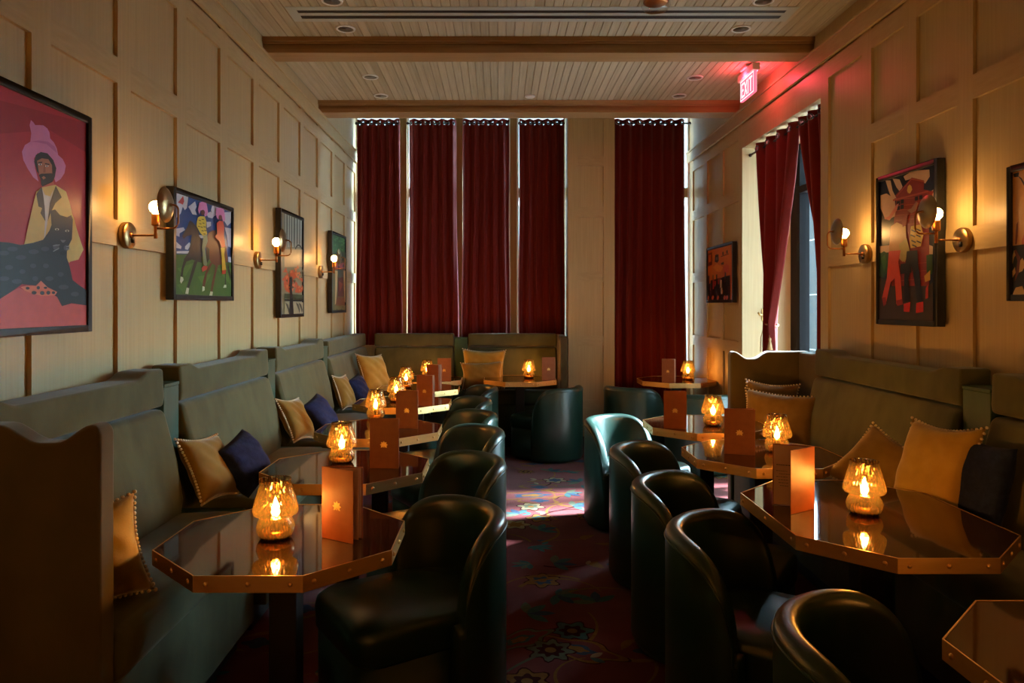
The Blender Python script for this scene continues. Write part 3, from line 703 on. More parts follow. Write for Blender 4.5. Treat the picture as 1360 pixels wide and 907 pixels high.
a3 += [((66, 70, 36), [(66, 678), (212, 690), (212, 726), (66, 716)]), ((28, 26, 20), [(66, 720), (212, 728), (212, 740), (66, 734)]), ((172, 160, 124), [(66, 740), (212, 745), (212, 870), (66, 870)])]
a3 += [((70, 62, 44), [(x, 745), (x + 20, 760), (x + 32, 800), (x + 26, 850), (x + 20, 800), (x + 8, 770)]) for x in (70, 100, 150, 170)] + [((26, 22, 22), [(104, 560), (118, 552), (124, 590), (120, 640), (128, 720), (134, 840), (98, 840), (104, 720), (106, 640)])]
picture('p', XL, 5.303, 5.940, 1.412, 2.212, 'narrow-looking painting of pale trunks above an orange bush on the left wall', traced(XP, 365, 270, 5.667, a3), (150, 140, 110))
# 4
a4 = [((60, 100, 58), [(90, 60), (220, 100), (220, 260), (90, 250)])] + blobs(20, 100, 210, 90, 240, 8, 16, (92, 142, 84), random.Random(9)) + blobs(12, 100, 210, 90, 260, 5, 9, (34, 60, 40), random.Random(10))
a4 += [((70, 78, 58), [(95, 250), (215, 260), (215, 340), (95, 340)]), ((176, 92, 96), [(105, 370), (130, 345), (160, 360), (205, 350), (210, 420), (105, 425)]), ((60, 34, 40), [(130, 380), (142, 360), (150, 420), (134, 425)]), ((60, 34, 40), [(178, 380), (190, 366), (196, 420), (180, 425)]), ((90, 104, 92), [(135, 430), (190, 430), (180, 500), (145, 500)]),
    ((96, 40, 34), [(135, 500), (185, 495), (188, 680), (130, 680)]), ((150, 74, 46), [(140, 530), (180, 560), (150, 640)]), ((204, 166, 110), [(105, 430), (128, 435), (124, 600), (114, 750), (102, 760), (106, 600)]), ((204, 166, 110), [(186, 430), (208, 432), (206, 600), (212, 740), (198, 730), (190, 600)]), ((128, 74, 36), [(118, 690), (196, 690), (200, 770), (110, 770)]), ((124, 116, 68), [(100, 770), (212, 765), (212, 850), (100, 850)])] + blobs(8, 110, 205, 780, 835, 5, 9, (60, 56, 34), random.Random(12))
picture('p', XL, 6.935, 7.587, 1.430, 2.215, 'farthest picture on the left wall, green above with a red brown figure below', traced(XP, 430, 300, 7.26, a4), (110, 100, 66))
# 5: couple before a brick house
a5 = [(WHT2 := (204, 172, 150), q) for q in ([(80, 140), (105, 150), (115, 200), (135, 240), (110, 240), (95, 200)], [(115, 140), (150, 145), (165, 180), (155, 210), (135, 185)], [(170, 130), (200, 110), (240, 100), (300, 95), (302, 130), (280, 165), (240, 150), (215, 140), (180, 150)], [(55, 225), (85, 215), (125, 240), (130, 280), (145, 300), (100, 350), (80, 340), (55, 290)], [(295, 215), (320, 195), (322, 245), (298, 250)], [(50, 480), (100, 475), (105, 510), (50, 515)], [(290, 470), (318, 480), (318, 520), (290, 520)])]
BR, BR2 = (136, 46, 34), (176, 84, 60)
a5 += [(BR, [(135, 240), (130, 225), (212, 135), (275, 150), (272, 195), (322, 205), (300, 260), (300, 690), (110, 690), (112, 480), (125, 330)]), (BR2, [(118, 245), (296, 200), (296, 208), (118, 254)]), (BR2, [(135, 232), (138, 225), (212, 138), (276, 152), (274, 158), (212, 146)])]
a5 += [(BR2, [(132, y + 14), (296, y), (296, y + 2), (132, y + 17)]) for y in (230, 262, 285, 310, 335, 360, 560, 600, 640)]
a5 += [((210, 170, 70), [(190, 200), (194, 180), (203, 170), (212, 178), (216, 196), (205, 215), (194, 212)])]
for x, y in ((138, 255), (158, 247), (138, 280), (158, 274), (230, 232), (252, 226)): a5.append(((20, 24, 34), [(x, y), (x + 16, y - 3), (x + 16, y + 17), (x, y + 20)]))
a5 += [((40, 74, 34), [(50, 520), (75, 505), (98, 520), (96, 600), (75, 640), (50, 630)]), ((60, 104, 46), [(60, 540), (80, 520), (90, 560), (75, 610)]), ((40, 74, 34), [(288, 525), (318, 520), (318, 620), (290, 620)]),
    ((58, 46, 28), [(45, 640), (110, 650), (110, 680), (300, 680), (322, 660), (322, 880), (45, 880)]),
    ((202, 168, 150), [(60, 280), (95, 258), (135, 300), (130, 330), (100, 345), (80, 345)]), ((206, 130, 120), [(75, 340), (100, 330), (140, 270), (150, 265), (140, 300), (100, 350)]),
    ((196, 150, 100), [(110, 380), (140, 360), (185, 380), (190, 480), (170, 560), (150, 540), (100, 500)]), ((178, 160, 96), [(150, 470), (190, 440), (205, 500), (180, 560), (160, 550)]), ((150, 52, 44), [(165, 350), (180, 320), (196, 320), (190, 370), (170, 385)]),
    ((206, 76, 56), [(100, 505), (160, 500), (148, 560), (160, 640), (168, 760), (138, 770), (130, 640), (110, 660), (85, 770), (66, 740), (90, 640)]),
    ((150, 40, 34), [(66, 740), (84, 735), (88, 770), (74, 782)]), ((150, 40, 34), [(138, 752), (168, 745), (172, 772), (142, 780)]),
    ((196, 160, 64), [(212, 380), (260, 370), (275, 420), (262, 480), (210, 490), (205, 440)])] + [((30, 26, 22), [(x, y), (x + 22, y + 10), (x + 20, y + 16), (x - 2, y + 6)]) for x, y in ((215, 395), (240, 390), (212, 420), (240, 420), (216, 448), (242, 450), (220, 470))] + [
    ((22, 24, 26), [(192, 505), (245, 500), (248, 560), (258, 640), (272, 755), (244, 760), (228, 640), (215, 580), (200, 640), (208, 755), (180, 760), (178, 640)]), ((20, 22, 24), [(160, 570), (215, 560), (215, 612), (160, 620)]),
    ((200, 46, 44), [(176, 770), (210, 760), (206, 810), (176, 808)]), ((200, 46, 44), [(240, 765), (275, 758), (276, 810), (238, 815)]), ((206, 160, 70), [(280, 630), (310, 600), (310, 650), (285, 660)]), ((190, 60, 44), [(288, 690), (300, 670), (300, 740), (286, 745)]),
    ((150, 110, 96), [(195, 300), (215, 290), (240, 255), (250, 262), (240, 300), (215, 315)])]
picture('p', XR, 3.545, 4.124, 1.398, 2.2185, 'tall painting of a couple in flared trousers before a red brick house', traced(XQ, 1155, 200, 3.78, a5), (22, 28, 46))
# 6: at the edge of the frame
CRM = (214, 176, 116)
a6 = [((206, 150, 84), [(90, 90), (400, -10), (400, 560), (90, 560)]), ((34, 26, 22), [(95, 95), (130, 85), (125, 112), (100, 115)]), ((60, 40, 28), [(120, 105), (145, 120), (162, 150), (200, 200), (158, 165), (140, 130)]), ((190, 96, 70), [(145, 500), (165, 440), (300, 380), (300, 700), (140, 650), (148, 570)]), ((120, 62, 38), [(108, 470), (114, 400), (124, 380), (122, 470), (116, 520), (106, 520)]),
      ((24, 20, 18), [(75, 530), (150, 520), (300, 505), (300, 860), (75, 860)])]
a6 += [(CRM, q) for q in ([(76, 590), (100, 555), (118, 570), (100, 600), (80, 640)], [(120, 640), (150, 600), (170, 640), (150, 680), (128, 690)], [(80, 830), (110, 780), (150, 770), (170, 850), (78, 850)], [(82, 680), (106, 655), (110, 690), (90, 720)], [(200, 560), (240, 540), (250, 600), (210, 620)], [(220, 700), (280, 650), (290, 760), (240, 780)])]
a6 += [((110, 54, 32), [(102, 560), (112, 550), (140, 600), (130, 690), (104, 745), (112, 690), (122, 620)])]
picture('p', XR, 2.255, 3.065, 1.52, 2.080, 'picture at the right edge, orange figure over black and cream patches', traced(XQ, 1325, 210, 4.535, a6), (206, 150, 84))
# 7: crowd of musicians, far right
a7 = [((206, 108, 38), [(85, 190), (380, 100), (380, 560), (85, 560)]), ((226, 140, 44), [(160, 380), (210, 340), (290, 380), (260, 440), (200, 430)]), ((120, 44, 24), [(95, 210), (150, 190), (150, 350), (95, 370)]), ((206, 110, 50), [(108, 230), (140, 220), (140, 310), (108, 320)]), ((50, 36, 40), [(190, 225), (232, 215), (235, 300), (215, 325), (185, 310)]), ((120, 110, 110), [(200, 255), (222, 250), (222, 285), (200, 290)]), ((40, 26, 20), [(265, 240), (365, 205), (365, 215), (265, 250)]), ((60, 30, 24), [(280, 190), (298, 180), (300, 225), (282, 230)]), ((60, 30, 24), [(330, 170), (350, 162), (352, 205), (332, 210)]), ((50, 30, 26), [(262, 330), (300, 310), (300, 345), (270, 350)]), ((204, 80, 60), [(290, 370), (340, 340), (365, 360), (360, 440), (300, 450)]), ((26, 20, 24), [(85, 560), (380, 480), (380, 840), (85, 840)])]
r7 = random.Random(21)
for k in range(26):
    x = 95 + r7.random() * 270; y = 430 + r7.random() * 250; h = 50 + r7.random() * 90; wd = 8 + r7.random() * 16
    a7.append((r7.choice([(30, 26, 44), (206, 120, 60), (150, 40, 40), (24, 20, 22), (200, 170, 160), (60, 40, 70), (40, 60, 70), (90, 30, 30)]), [(x, y + 12), (x + wd / 2, y), (x + wd, y + 10), (x + wd * .8, y + h), (x + wd * .1, y + h)]))
for x in (90, 150, 215, 300, 330): a7.append(((190, 84, 60), [(x, 760), (x + 18, 735), (x + 32, 760), (x + 20, 795), (x + 4, 790)]))
picture('p', XR, 6.643, 7.486, 1.53, 2.087, 'small dark picture of a crowd against orange on the far right wall', traced(XQ, 930, 315, 9.54, a7), (196, 96, 36))

# ------------------------------------------------------------------ wall sconces
# local: +x out of the wall, z up, origin on the wall face
def make_sconce():
    s = thing('wall_sconce', (0, 0, 0), 0, 'x', 'wall lamp', 'brass globe sconces')
    m = MB()
    def disc_x(x0, prof):      # profile (r, x) turned round the x axis
        rings = [[(x0 + x, r * cos(2 * pi * k / 32), r * sin(2 * pi * k / 32)) for k in range(32)] for r, x in prof]
        m.loops(rings)
    disc_x(0, [(.057, 0), (.058, .004), (.058, .022), (.055, .026), (.012, .027), (.002, .027)])
    m.build('back_plate', M['brass_dark'], s)
    m = MB(); m.lathe([(.0085, -.012), (.0085, .010)], 8, c=(.029, .012, -.02)); m.build('switch', M['rod'], s)
    m = MB(); m.tube([(.026, 0, 0), (.034, 0, 0)], .012, 12); m.tube([(.03, 0, 0), (.135, 0, 0)], .0042, 8); m.tube([(.135, 0, -.014), (.135, 0, .045)], .0075, 10); m.build('arm', M['copper'], s)
    m = MB(); m.lathe([(.006, .040), (.0165, .043), (.0175, .048), (.0175, .088), (.015, .092), (.004, .092)], 20, c=(.135, 0, 0)); m.build('socket', M['copper'], s)
    m = MB(); m.lathe([(.010, .090), (.014, .098)], 14, c=(.135, 0, 0)); m.ball((.135, 0, .122), .0275, 18); m.build('bulb', M['bulb'], s)
    m = MB(); pts = [(.135, 0, .030), (.205, 0, .030)] + [(.205 + .028 * sin(a), 0, .030 + .028 * (1 - cos(a))) for a in [pi / 2 * k / 5 for k in range(1, 6)]] + [(.233, 0, .11)] + [(.233 - .022 * (1 - cos(a)), 0, .11 + .022 * sin(a)) for a in [pi / 2 * k / 5 for k in range(1, 6)]] + [(.196, 0, .132)]
    m.tube(pts, .0042, 8); m.build('bracket', M['copper'], s)
    m = MB()
    prof = [(.004, .022), (.03, .021), (.055, .015), (.076, .002), (.0775, .0), (.075, .0), (.054, .0125), (.03, .018), (.004, .019)]
    rings = [[(.176 + x, r * cos(2 * pi * k / 40), .132 + r * sin(2 * pi * k / 40)) for k in range(40)] for r, x in prof]
    m.loops(rings); m.tube([(.192, 0, .132), (.206, 0, .132)], .008, 10); m.build('reflector', M['brass_dark'], s)
    return s
sc0 = make_sconce()
sl = [(3.165, 1, 'nearest brass globe sconce on the left wall, beside the riders painting'), (4.885, 1, 'second brass globe sconce on the left wall, left of the orange bush painting'), (6.60, 1, 'farthest brass globe sconce on the left wall, by the green picture'),
      (1.445, 1, 'brass globe sconce on the left wall nearer than the panther painting'),
      (-.275, 1, 'brass globe sconce on the left wall behind the viewpoint'), (-1.99, 1, 'last brass globe sconce on the left wall behind the viewpoint'),
      (.66, -1, 'brass globe sconce on the right wall behind the viewpoint'), (-1.15, -1, 'last brass globe sconce on the right wall behind the viewpoint'),
      (3.395, -1, 'brass globe sconce on the right wall, just right of the brick house painting'), (4.300, -1, 'brass globe sconce on the right wall between side window and brick house painting'),
      (2.03, -1, 'brass globe sconce on the right wall beyond the frame edge')]
for i, (y, sd, lb) in enumerate(sl):
    o = sc0 if i == 0 else dup(sc0, (0, 0, 0), 0)
    o.location = (XL if sd > 0 else XR, y, 1.805); o.rotation_euler = (0, 0, 0 if sd > 0 else pi); o['label'] = lb
for x, wh in ((-1.15, 'left of'), (-.35, 'second from the left on'), (.45, 'in the middle of'), (1.15, 'second from the right on'), (1.85, 'right of')):
    o = dup(sc0, (x, YF, 1.805), pi / 2, 'unseen added globe sconce %s the wall behind the viewpoint' % wh)  # unseen sconces added to warm the surfaces facing the camera

# ------------------------------------------------------------------ banquettes
# local: x along the wall, +y out from the wall, z up
def prof_x(m, prof, x0, x1, top=None, n=14, mi=0):
    """sweep a (y,z) outline along x; top(x) lifts the points marked by z>=ztop"""
    zt = max(p[1] for p in prof) - .012
    rings = []
    for k in range(n + 1):
        x = x0 + (x1 - x0) * k / n; dz = top(x) if top else 0
        rings.append([(x, y, z + (dz if z >= zt else 0)) for y, z in prof])
    m.loops(rings, mi, False)
def sstep(a, b, t):
    t = max(0, min(1, (t - a) / (b - a))); return t * t * (3 - 2 * t)
SEAT_Z, SEAT_D = .60, .575
def banquette(loc, rz, L, label, end=None, seat_x=None, backs=None, ears=True, SEAT_D=SEAT_D):
    b = thing('banquette', loc, rz, label, 'bench', 'olive velvet banquettes')
    h = L / 2
    s0, s1 = seat_x if seat_x else (-h, h)
    b0, b1 = backs if backs else (-h, h)
    m = MB(); m.box((s0 + .004, .03, .12), (s1 - .004, SEAT_D - .03, SEAT_Z - .15)); m.box((s0 + .01, .03, 0), (s1 - .01, SEAT_D - .10, .12), 1); m.build('base', [M['velvet'], M['base_black']], b, bevel=.006)
    m = MB(); prof_x(m, [(.14, SEAT_Z - .15), (SEAT_D, SEAT_Z - .15), (SEAT_D + .008, SEAT_Z - .08), (SEAT_D, SEAT_Z - .005), (.42, SEAT_Z + .010), (.14, SEAT_Z - .004)], s0 + .003, s1 - .003); m.build('seat', M['velvet'], b, bevel=.035, seg=4)
    m = MB(); prof_x(m, [(.03, .50), (.22, .50), (.245, .66), (.215, .84), (.172, 1.0), (.158, 1.050), (.03, 1.050)], b0 + .004, b1 - .004); m.build('backrest', M['velvet'], b, bevel=.028, seg=4)
    def top(x):
        d = min(x - b0, b1 - x)
        return .030 * (1 - sstep(.12, .24, d)) if ears else 0
    m = MB(); prof_x(m, [(.012, 1.060), (.150, 1.060), (.156, 1.10), (.150, 1.195), (.012, 1.195)], b0 + .004, b1 - .004, top, n=44); m.build('headrest', M['velvet'], b, bevel=.013, seg=3)
    if end is not None:
        # wing panel closing one end: scalloped top
        x0, x1 = (s0 - .075, s0) if end < 0 else (s1, s1 + .075)
        D = .545; pts = [(0, 0)]
        zt = []
        for k in range(41):
            u = k / 40; y = .02 + D * u
            z = 1.185 - .048 * (sstep(.50, .70, u) - sstep(.78, .95, u)) - .0 * u
            if u > .965: z -= .02 * ((u - .965) / .035) ** 2
            zt.append((y, z))
        m = MB(); poly = [(.02, 0)] + zt + [(.02 + D, 0)]
        poly = [(.02, 0), (.02 + D, 0)] + zt[::-1]
        m.loops([[(x0, y, z) for y, z in poly], [(x1, y, z) for y, z in poly]], 0, False)
        m.build('end_panel', M['velvet_edge'], b, bevel=.022, seg=4)
        if s1 - b1 > .2:
            m = MB(); m.box((b1 + .004, .012, SEAT_Z), (s1 - .002, .10, 1.180)); m.build('return_panel', M['velvet_edge'], b, bevel=.015, seg=3)
    return b
A, B, C = -pi / 2, pi / 2, pi     # left wall, right wall, end wall
def left_b(y0, y1, label, **k): return banquette((XL + .005, (y0 + y1) / 2, 0), A, y1 - y0, label, **k)
left_b(2.00, 3.20, 'nearest left-wall olive velvet banquette section with a scalloped end panel in front', end=1)
left_b(3.36, 4.65, 'second olive velvet banquette section along the left wall')
left_b(4.81, 6.12, 'third olive velvet banquette section along the left wall')
left_b(6.28, 8.06, 'corner olive velvet banquette section at the far end of the left wall', ears=False, seat_x=(-.62, .89))
bw_y = 8.125
banquette(((-1.40 - .485) / 2, bw_y, 0), C, .915, 'olive velvet banquette under the left end windows, in the corner', seat_x=(-.4575, .083), backs=(-.4575, .415), ears=False, SEAT_D=.48)
banquette(((-.335 + .64) / 2, bw_y, 0), C, .975, 'olive velvet banquette under the end windows beside the pier, with two cushions', end=-1, ears=False, SEAT_D=.48)
def right_b(y0, y1, label, **k): return banquette((XR - .005, (y0 + y1) / 2, 0), B, y1 - y0, label, **k)
right_b(3.18, 5.03, 'olive velvet banquette on the right wall ending in a scalloped panel by the side window', end=1, backs=(-.925, .55))
right_b(1.55, 2.99, 'nearest olive velvet banquette section on the right wall, at the photo edge')
def divider(loc, rz, w, label):
    d = thing('banquette_divider', loc, rz, label, 'divider', 'dark green banquette dividers')
    m = MB(); m.box((-w / 2 + .002, .012, 0), (w / 2 - .002, .147, 1.14)); m.build('post', M['divider'], d, bevel=.004)
    m = MB(); m.box((-w / 2 + .006, .147, .12), (w / 2 - .006, .46, .575)); m.build('seat_block', M['divider'], d, bevel=.01)
    m = MB(); m.box((-w / 2 + .001, .010, 1.14), (w / 2 - .001, .150, 1.155)); m.build('cap', M['divider'], d, bevel=.003)
divider((XL + .005, 3.28, 0), A, .155, 'dark green divider between first and second left-wall banquettes')
divider((XL + .005, 4.73, 0), A, .155, 'dark green divider between second and third left-wall banquettes')
divider((XL + .005, 6.20, 0), A, .155, 'dark green divider between third left-wall banquette and the corner one')
divider((-.41, bw_y, 0), C, .145, 'dark green divider between the two banquettes under the end windows')
divider((XR - .005, 3.085, 0), B, .185, 'dark green divider between the two right-wall banquettes')

# ------------------------------------------------------------------ tub chairs
def make_chair():
    c = thing('tub_chair', (0, 0, 0), 0, 'x', 'chair', 'bottle green leather tub chairs')
    Ro, Ri = .315, .250; NT = 56
    def top(t):                     # rim height by |angle| 0..1
        return .40 + .32 * max(0, 1 - t ** 5.4) ** .5
    us = []
    for k in range(NT + 1):
        q = -1 + 2 * k / NT; us.append(math.copysign(1 - (1 - abs(q)) ** 2.0, q))
    def ring(t, extra=0, shrink=1.0):
        a = pi + t * pi / 2; zt = top(abs(t)); rm = (Ro + Ri) / 2; hw = (Ro - Ri) / 2 * shrink
        tang = Vector((-sin(a), cos(a), 0)) * extra
        pts = [(rm + hw - .012 * shrink, .022), (rm + hw, .05), (rm + hw, zt * .5), (rm + hw, zt - .034)]
        for j in range(1, 8):
            b = pi * j / 8; pts.append((rm + hw * cos(b), zt - .030 + .030 * sin(b)))
        pts += [(rm - hw, zt - .034), (rm - hw - .006 * shrink, zt - .08), (rm - hw - .016 * shrink, zt * .72), (rm - hw - .026 * shrink, zt * .5 + .05), (rm - hw - .026 * shrink, .022)]
        return [Vector((r * cos(a), r * sin(a), z)) + tang for r, z in pts]
    m = MB(); rings = []
    for e, sh in ((.026, .35), (.022, .70), (.012, .93)): rings.append(ring(-1, -e, sh))
    rings += [ring(u) for u in us]
    for e, sh in ((.012, .93), (.022, .70), (.026, .35)): rings.append(ring(1, e, sh))
    m.loops(rings); m.build('backrest', M['leather'], c)
    m = MB(); pts = [Vector(r[3]) * 1 for r in rings[2:-2]]
    pts = [Vector((p.x * 1.004, p.y * 1.004, p.z - .004)) for p in pts]
    m.tube(pts, .0035, 6); m.build('piping', M['leather'], c)
    def dshape(r, xf, hy, cr):
        p = [(r * cos(a), r * sin(a)) for a in [pi / 2 + pi * k / 20 for k in range(21)]]
        p = [(x, max(-hy, min(hy, y))) for x, y in p]
        p += [(xf - cr + cr * cos(a), -hy + cr + cr * sin(a)) for a in [-pi / 2 + pi / 2 * k / 8 for k in range(9)]]
        p += [(xf - cr + cr * cos(a), hy - cr + cr * sin(a)) for a in [pi / 2 * k / 8 for k in range(9)]]
        return p
    def slab(name, lv, mat):
        mm = MB(); mm.loops([[(x, y, z) for x, y in dshape(r, xf, hy, cr)] for r, xf, hy, cr, z in lv]); mm.build(name, mat, c)
    slab('seat', [(.244, .345, .240, .09, .300), (.247, .357, .246, .09, .315), (.247, .360, .247, .09, .385), (.245, .355, .244, .09, .412), (.230, .335, .228, .085, .430), (.15, .25, .15, .08, .440), (.05, .08, .05, .03, .443)], M['leather'])
    slab('seat_base', [(.240, .34, .240, .085, .022), (.242, .348, .243, .085, .04), (.242, .348, .243, .085, .302)], M['leather'])
    slab('plinth', [(.23, .31, .225, .08, 0), (.23, .31, .225, .08, .03)], M['leather_dark'])
    return c
ch0 = make_chair()
def face(dx, dy): return atan2(dy, dx)
L_ = 'green leather tub chair '
chairs = [(-.285, 2.76, face(-.84, -.545), L_ + 'nearest in the row left of the aisle, by the front table'),
          (-.275, 3.70, face(-.85, -.52), L_ + 'second in the row left of the aisle'),
          (-.275, 4.60, face(-.85, -.52), L_ + 'third in the row left of the aisle'),
          (-.32, 5.30, face(-.87, -.49), L_ + 'fourth in the row left of the aisle'),
          (-.37, 6.12, face(-.9, -.40), L_ + 'fifth in the row left of the aisle'),
          (-.315, 7.05, face(-.95, -.30), L_ + 'farthest in the row left of the aisle, before the end windows'),
          (.515, 7.19, face(-.78, .62), L_ + 'at the end-wall table before the bench by the pier'),
          (.905, 5.02, face(.72, -.69), L_ + 'farthest in the row right of the aisle, catching window light'),
          (.925, 4.00, face(.85, -.52), L_ + 'third from the front in the row right of the aisle'),
          (.905, 3.22, face(.84, -.545), L_ + 'second from the front along the right edge of the aisle'),
          (.905, 2.55, face(.84, -.545), L_ + 'nearest fully visible one right of the aisle'),
          (.99, 1.74, face(.82, -.57), L_ + 'cut by the lower edge of the photo, lower right'),
          (1.36, 7.22, face(.62, .78), L_ + 'left of the far right corner table, below the wide curtain'),
          (1.835, 6.66, face(.12, .99), L_ + 'in front of the far right corner table')]
for i, (x, y, a, lb) in enumerate(chairs):
    o = ch0 if i == 0 else dup(ch0, (0, 0, 0), 0)
    o.location = (x, y, 0); o.rotation_euler = (0, 0, a); o['label'] = lb

# ------------------------------------------------------------------ tables
TZ = .75
def octo(w, l, off=0):
    cut = .7353 * .29289; c2 = cut + off * .4142 * 0
    hx, hy = w / 2 + off, l / 2 + off; k = cut + off * (1 - .41421) * 0 + off * .5858
    return [(-hx + k, -hy), (hx - k, -hy), (hx, -hy + k), (hx, hy - k), (hx - k, hy), (-hx + k, hy), (-hx, hy - k), (-hx, -hy + k)]
def make_table(l=.7353, two=False):
    w = .7353
    t = thing('octagonal_table', (0, 0, 0), 0, 'x', 'table', 'octagonal brass-edged tables')
    m = MB(); m.prism(octo(w, l, -.004), TZ - .040, TZ); m.build('tabletop', M['lacquer'], t)
    m = MB(); o_, i_ = octo(w, l, 0), octo(w, l, -.004); n = 8
    z0, z1 = TZ - .045, TZ + .0015
    rings = [[(x, y, z0) for x, y in i_], [(x, y, z0) for x, y in o_], [(x, y, z1) for x, y in o_], [(x, y, z1) for x, y in i_]]
    m.loops(rings, 0, False, True, False, False)
    for k in range(8):
        p, q = Vector(o_[k]), Vector(o_[(k + 1) % 8]); d = (q - p); ln = d.length; d.normalize(); nr = Vector((d.y, -d.x))
        for s in (.035, ln / 2, ln - .035):
            c = p + d * s; mm = []
            for rr, h in ((.0075, 0), (.0066, .003), (.004, .0048), (.001, .0055)):
                mm.append([(c.x + d.x * rr * cos(2 * pi * j / 10) + nr.x * h, c.y + d.y * rr * cos(2 * pi * j / 10) + nr.y * h, TZ - .022 + rr * sin(2 * pi * j / 10)) for j in range(10)])
            m.loops(mm, 0, True)
    m.build('edge_band', M['brass'], t)
    m = MB(); m.box((-.045, -.045, .03), (.045, .045, TZ - .06)); m.build('pedestal', M['pedestal'], t, bevel=.006)
    m = MB(); m.box((-.16, -.16, TZ - .062), (.16, .16, TZ - .041)); m.build('top_plate', M['pedestal'], t, bevel=.003)
    m = MB(); m.prism([(.072 * cos(pi / 8 + k * pi / 4), .072 * sin(pi / 8 + k * pi / 4)) for k in range(8)], 0, .03); m.build('base_plate', M['pedestal'], t, bevel=.006)
    return t
tb0 = make_table()
tables = [(-.694, 2.39, 'nearest octagonal brass-edged table left of the aisle'), (-.708, 3.43, 'second octagonal brass-edged table left of the aisle'),
          (-.725, 4.47, 'third octagonal brass-edged table left of the aisle'), (-.745, 5.71, 'fourth octagonal brass-edged table left of the aisle'),
          (-.73, 6.69, 'fifth octagonal brass-edged table left of the aisle'), (-.745, 7.50, 'octagonal brass-edged table in the far left corner'),
          (.22, 7.515, 'octagonal brass-edged table before the end-wall bench with two cushions'),
          (1.337, 3.72, 'octagonal brass-edged table, second from the front right of the aisle'), (1.315, 4.645, 'octagonal brass-edged table before the scalloped bench end on the right'),
          (1.80, 7.41, 'octagonal brass-edged table in the far right corner by the wide curtain'), (1.365, 1.49, 'octagonal brass-edged table cut by the lower right corner'),
          (-.694, .60, 'unseen added octagonal brass-edged table left of the viewpoint, below the frame')]  # last table is added out of view to carry a warm lamp
for i, (x, y, lb) in enumerate(tables):
    o = tb0 if i == 0 else dup(tb0, (0, 0, 0), 0)
    o.location = (x, y, 0); o['label'] = lb
tl = make_table(.975); tl.location = (1.336, 2.652, 0); tl['label'] = 'long octagonal brass-edged table nearest on the right of the aisle'

# ------------------------------------------------------------------ oil lamps
def make_lamp():
    l = thing('table_lamp', (0, 0, 0), 0, 'x', 'lamp', 'amber glass oil lamps')
    wb = lambda a, z: 1 + .014 * cos(14 * a + (3.14 if int(z * 60) % 2 else 0))
    m = MB(); m.lathe([(.0475, .0735), (.056, .0742), (.068, .079), (.0725, .088), (.0705, .102), (.065, .122), (.058, .145), (.051, .168), (.0485, .180), (.049, .190)], 48, wob=wb, caps=(False, False)); m.open = True; m.build('glass_shade', M['amber'], l)
    m = MB(); m.torus((0, 0, .190), (0, 0, 1), .049, .0014, 40, 6); m.build('rim', M['amber'], l)
    m = MB(); m.lathe([(.002, .001), (.044, .001), (.050, .006), (.058, .020), (.061, .036), (.057, .052), (.050, .064), (.0470, .0735)], 48, wob=wb, caps=(True, False)); m.open = True; m.build('glass_base', M['amber_deep'], l)
    m = MB(); m.lathe([(.002, .004), (.044, .004), (.046, .010), (.046, .024), (.043, .027), (.002, .027)], 28); m.build('candle_cup', M['copper'], l)
    m = MB(); m.lathe([(.002, .027), (.018, .027), (.018, .062), (.015, .066), (.002, .066)], 20); m.build('candle', M['wax'], l)
    m = MB(); m.lathe([(.001, .067), (.009, .073), (.0135, .084), (.0115, .100), (.005, .118), (.0008, .130)], 14); m.build('flame', M['flame'], l)
    return l
lp0 = make_lamp()
lm = 'lit amber glass oil lamp '
lamps = [(*flat_pt(366, 714, TZ), lm + 'on the nearest table left of the aisle'), (*flat_pt(454, 614, TZ), lm + 'on the second table left of the aisle'),
         (*flat_pt(499, 556, TZ), lm + 'on the third table left of the aisle'), (-.80, 5.72, lm + 'on the fourth table left of the aisle'),
         (-.845, 6.68, lm + 'on the fifth table left of the aisle'), (-.735, 7.53, lm + 'on the far left corner table'),
         (.315, 7.58, lm + 'on the end-wall table in front of the pier bench'), (*flat_pt(1148, 682, TZ), lm + 'on the long table at the right front'),
         (1.430, 3.75, lm + 'just behind the open menu on the right'), (*flat_pt(947, 565, TZ), lm + 'on the third table from the front right of the aisle'),
         (1.925, 7.42, lm + 'on the far right corner table'),
         (1.36, 1.47, lm + 'on the table cut by the lower right corner'), (-.70, .62, lm + 'added out of view on the table left of the viewpoint')]  # last lamp is added out of view as a warm light source
for i, (x, y, lb) in enumerate(lamps):
    o = lp0 if i == 0 else dup(lp0, (0, 0, 0), 0)
    o.location = (x, y, TZ); o.rotation_euler = (0, 0, i * .7); o['label'] = lb

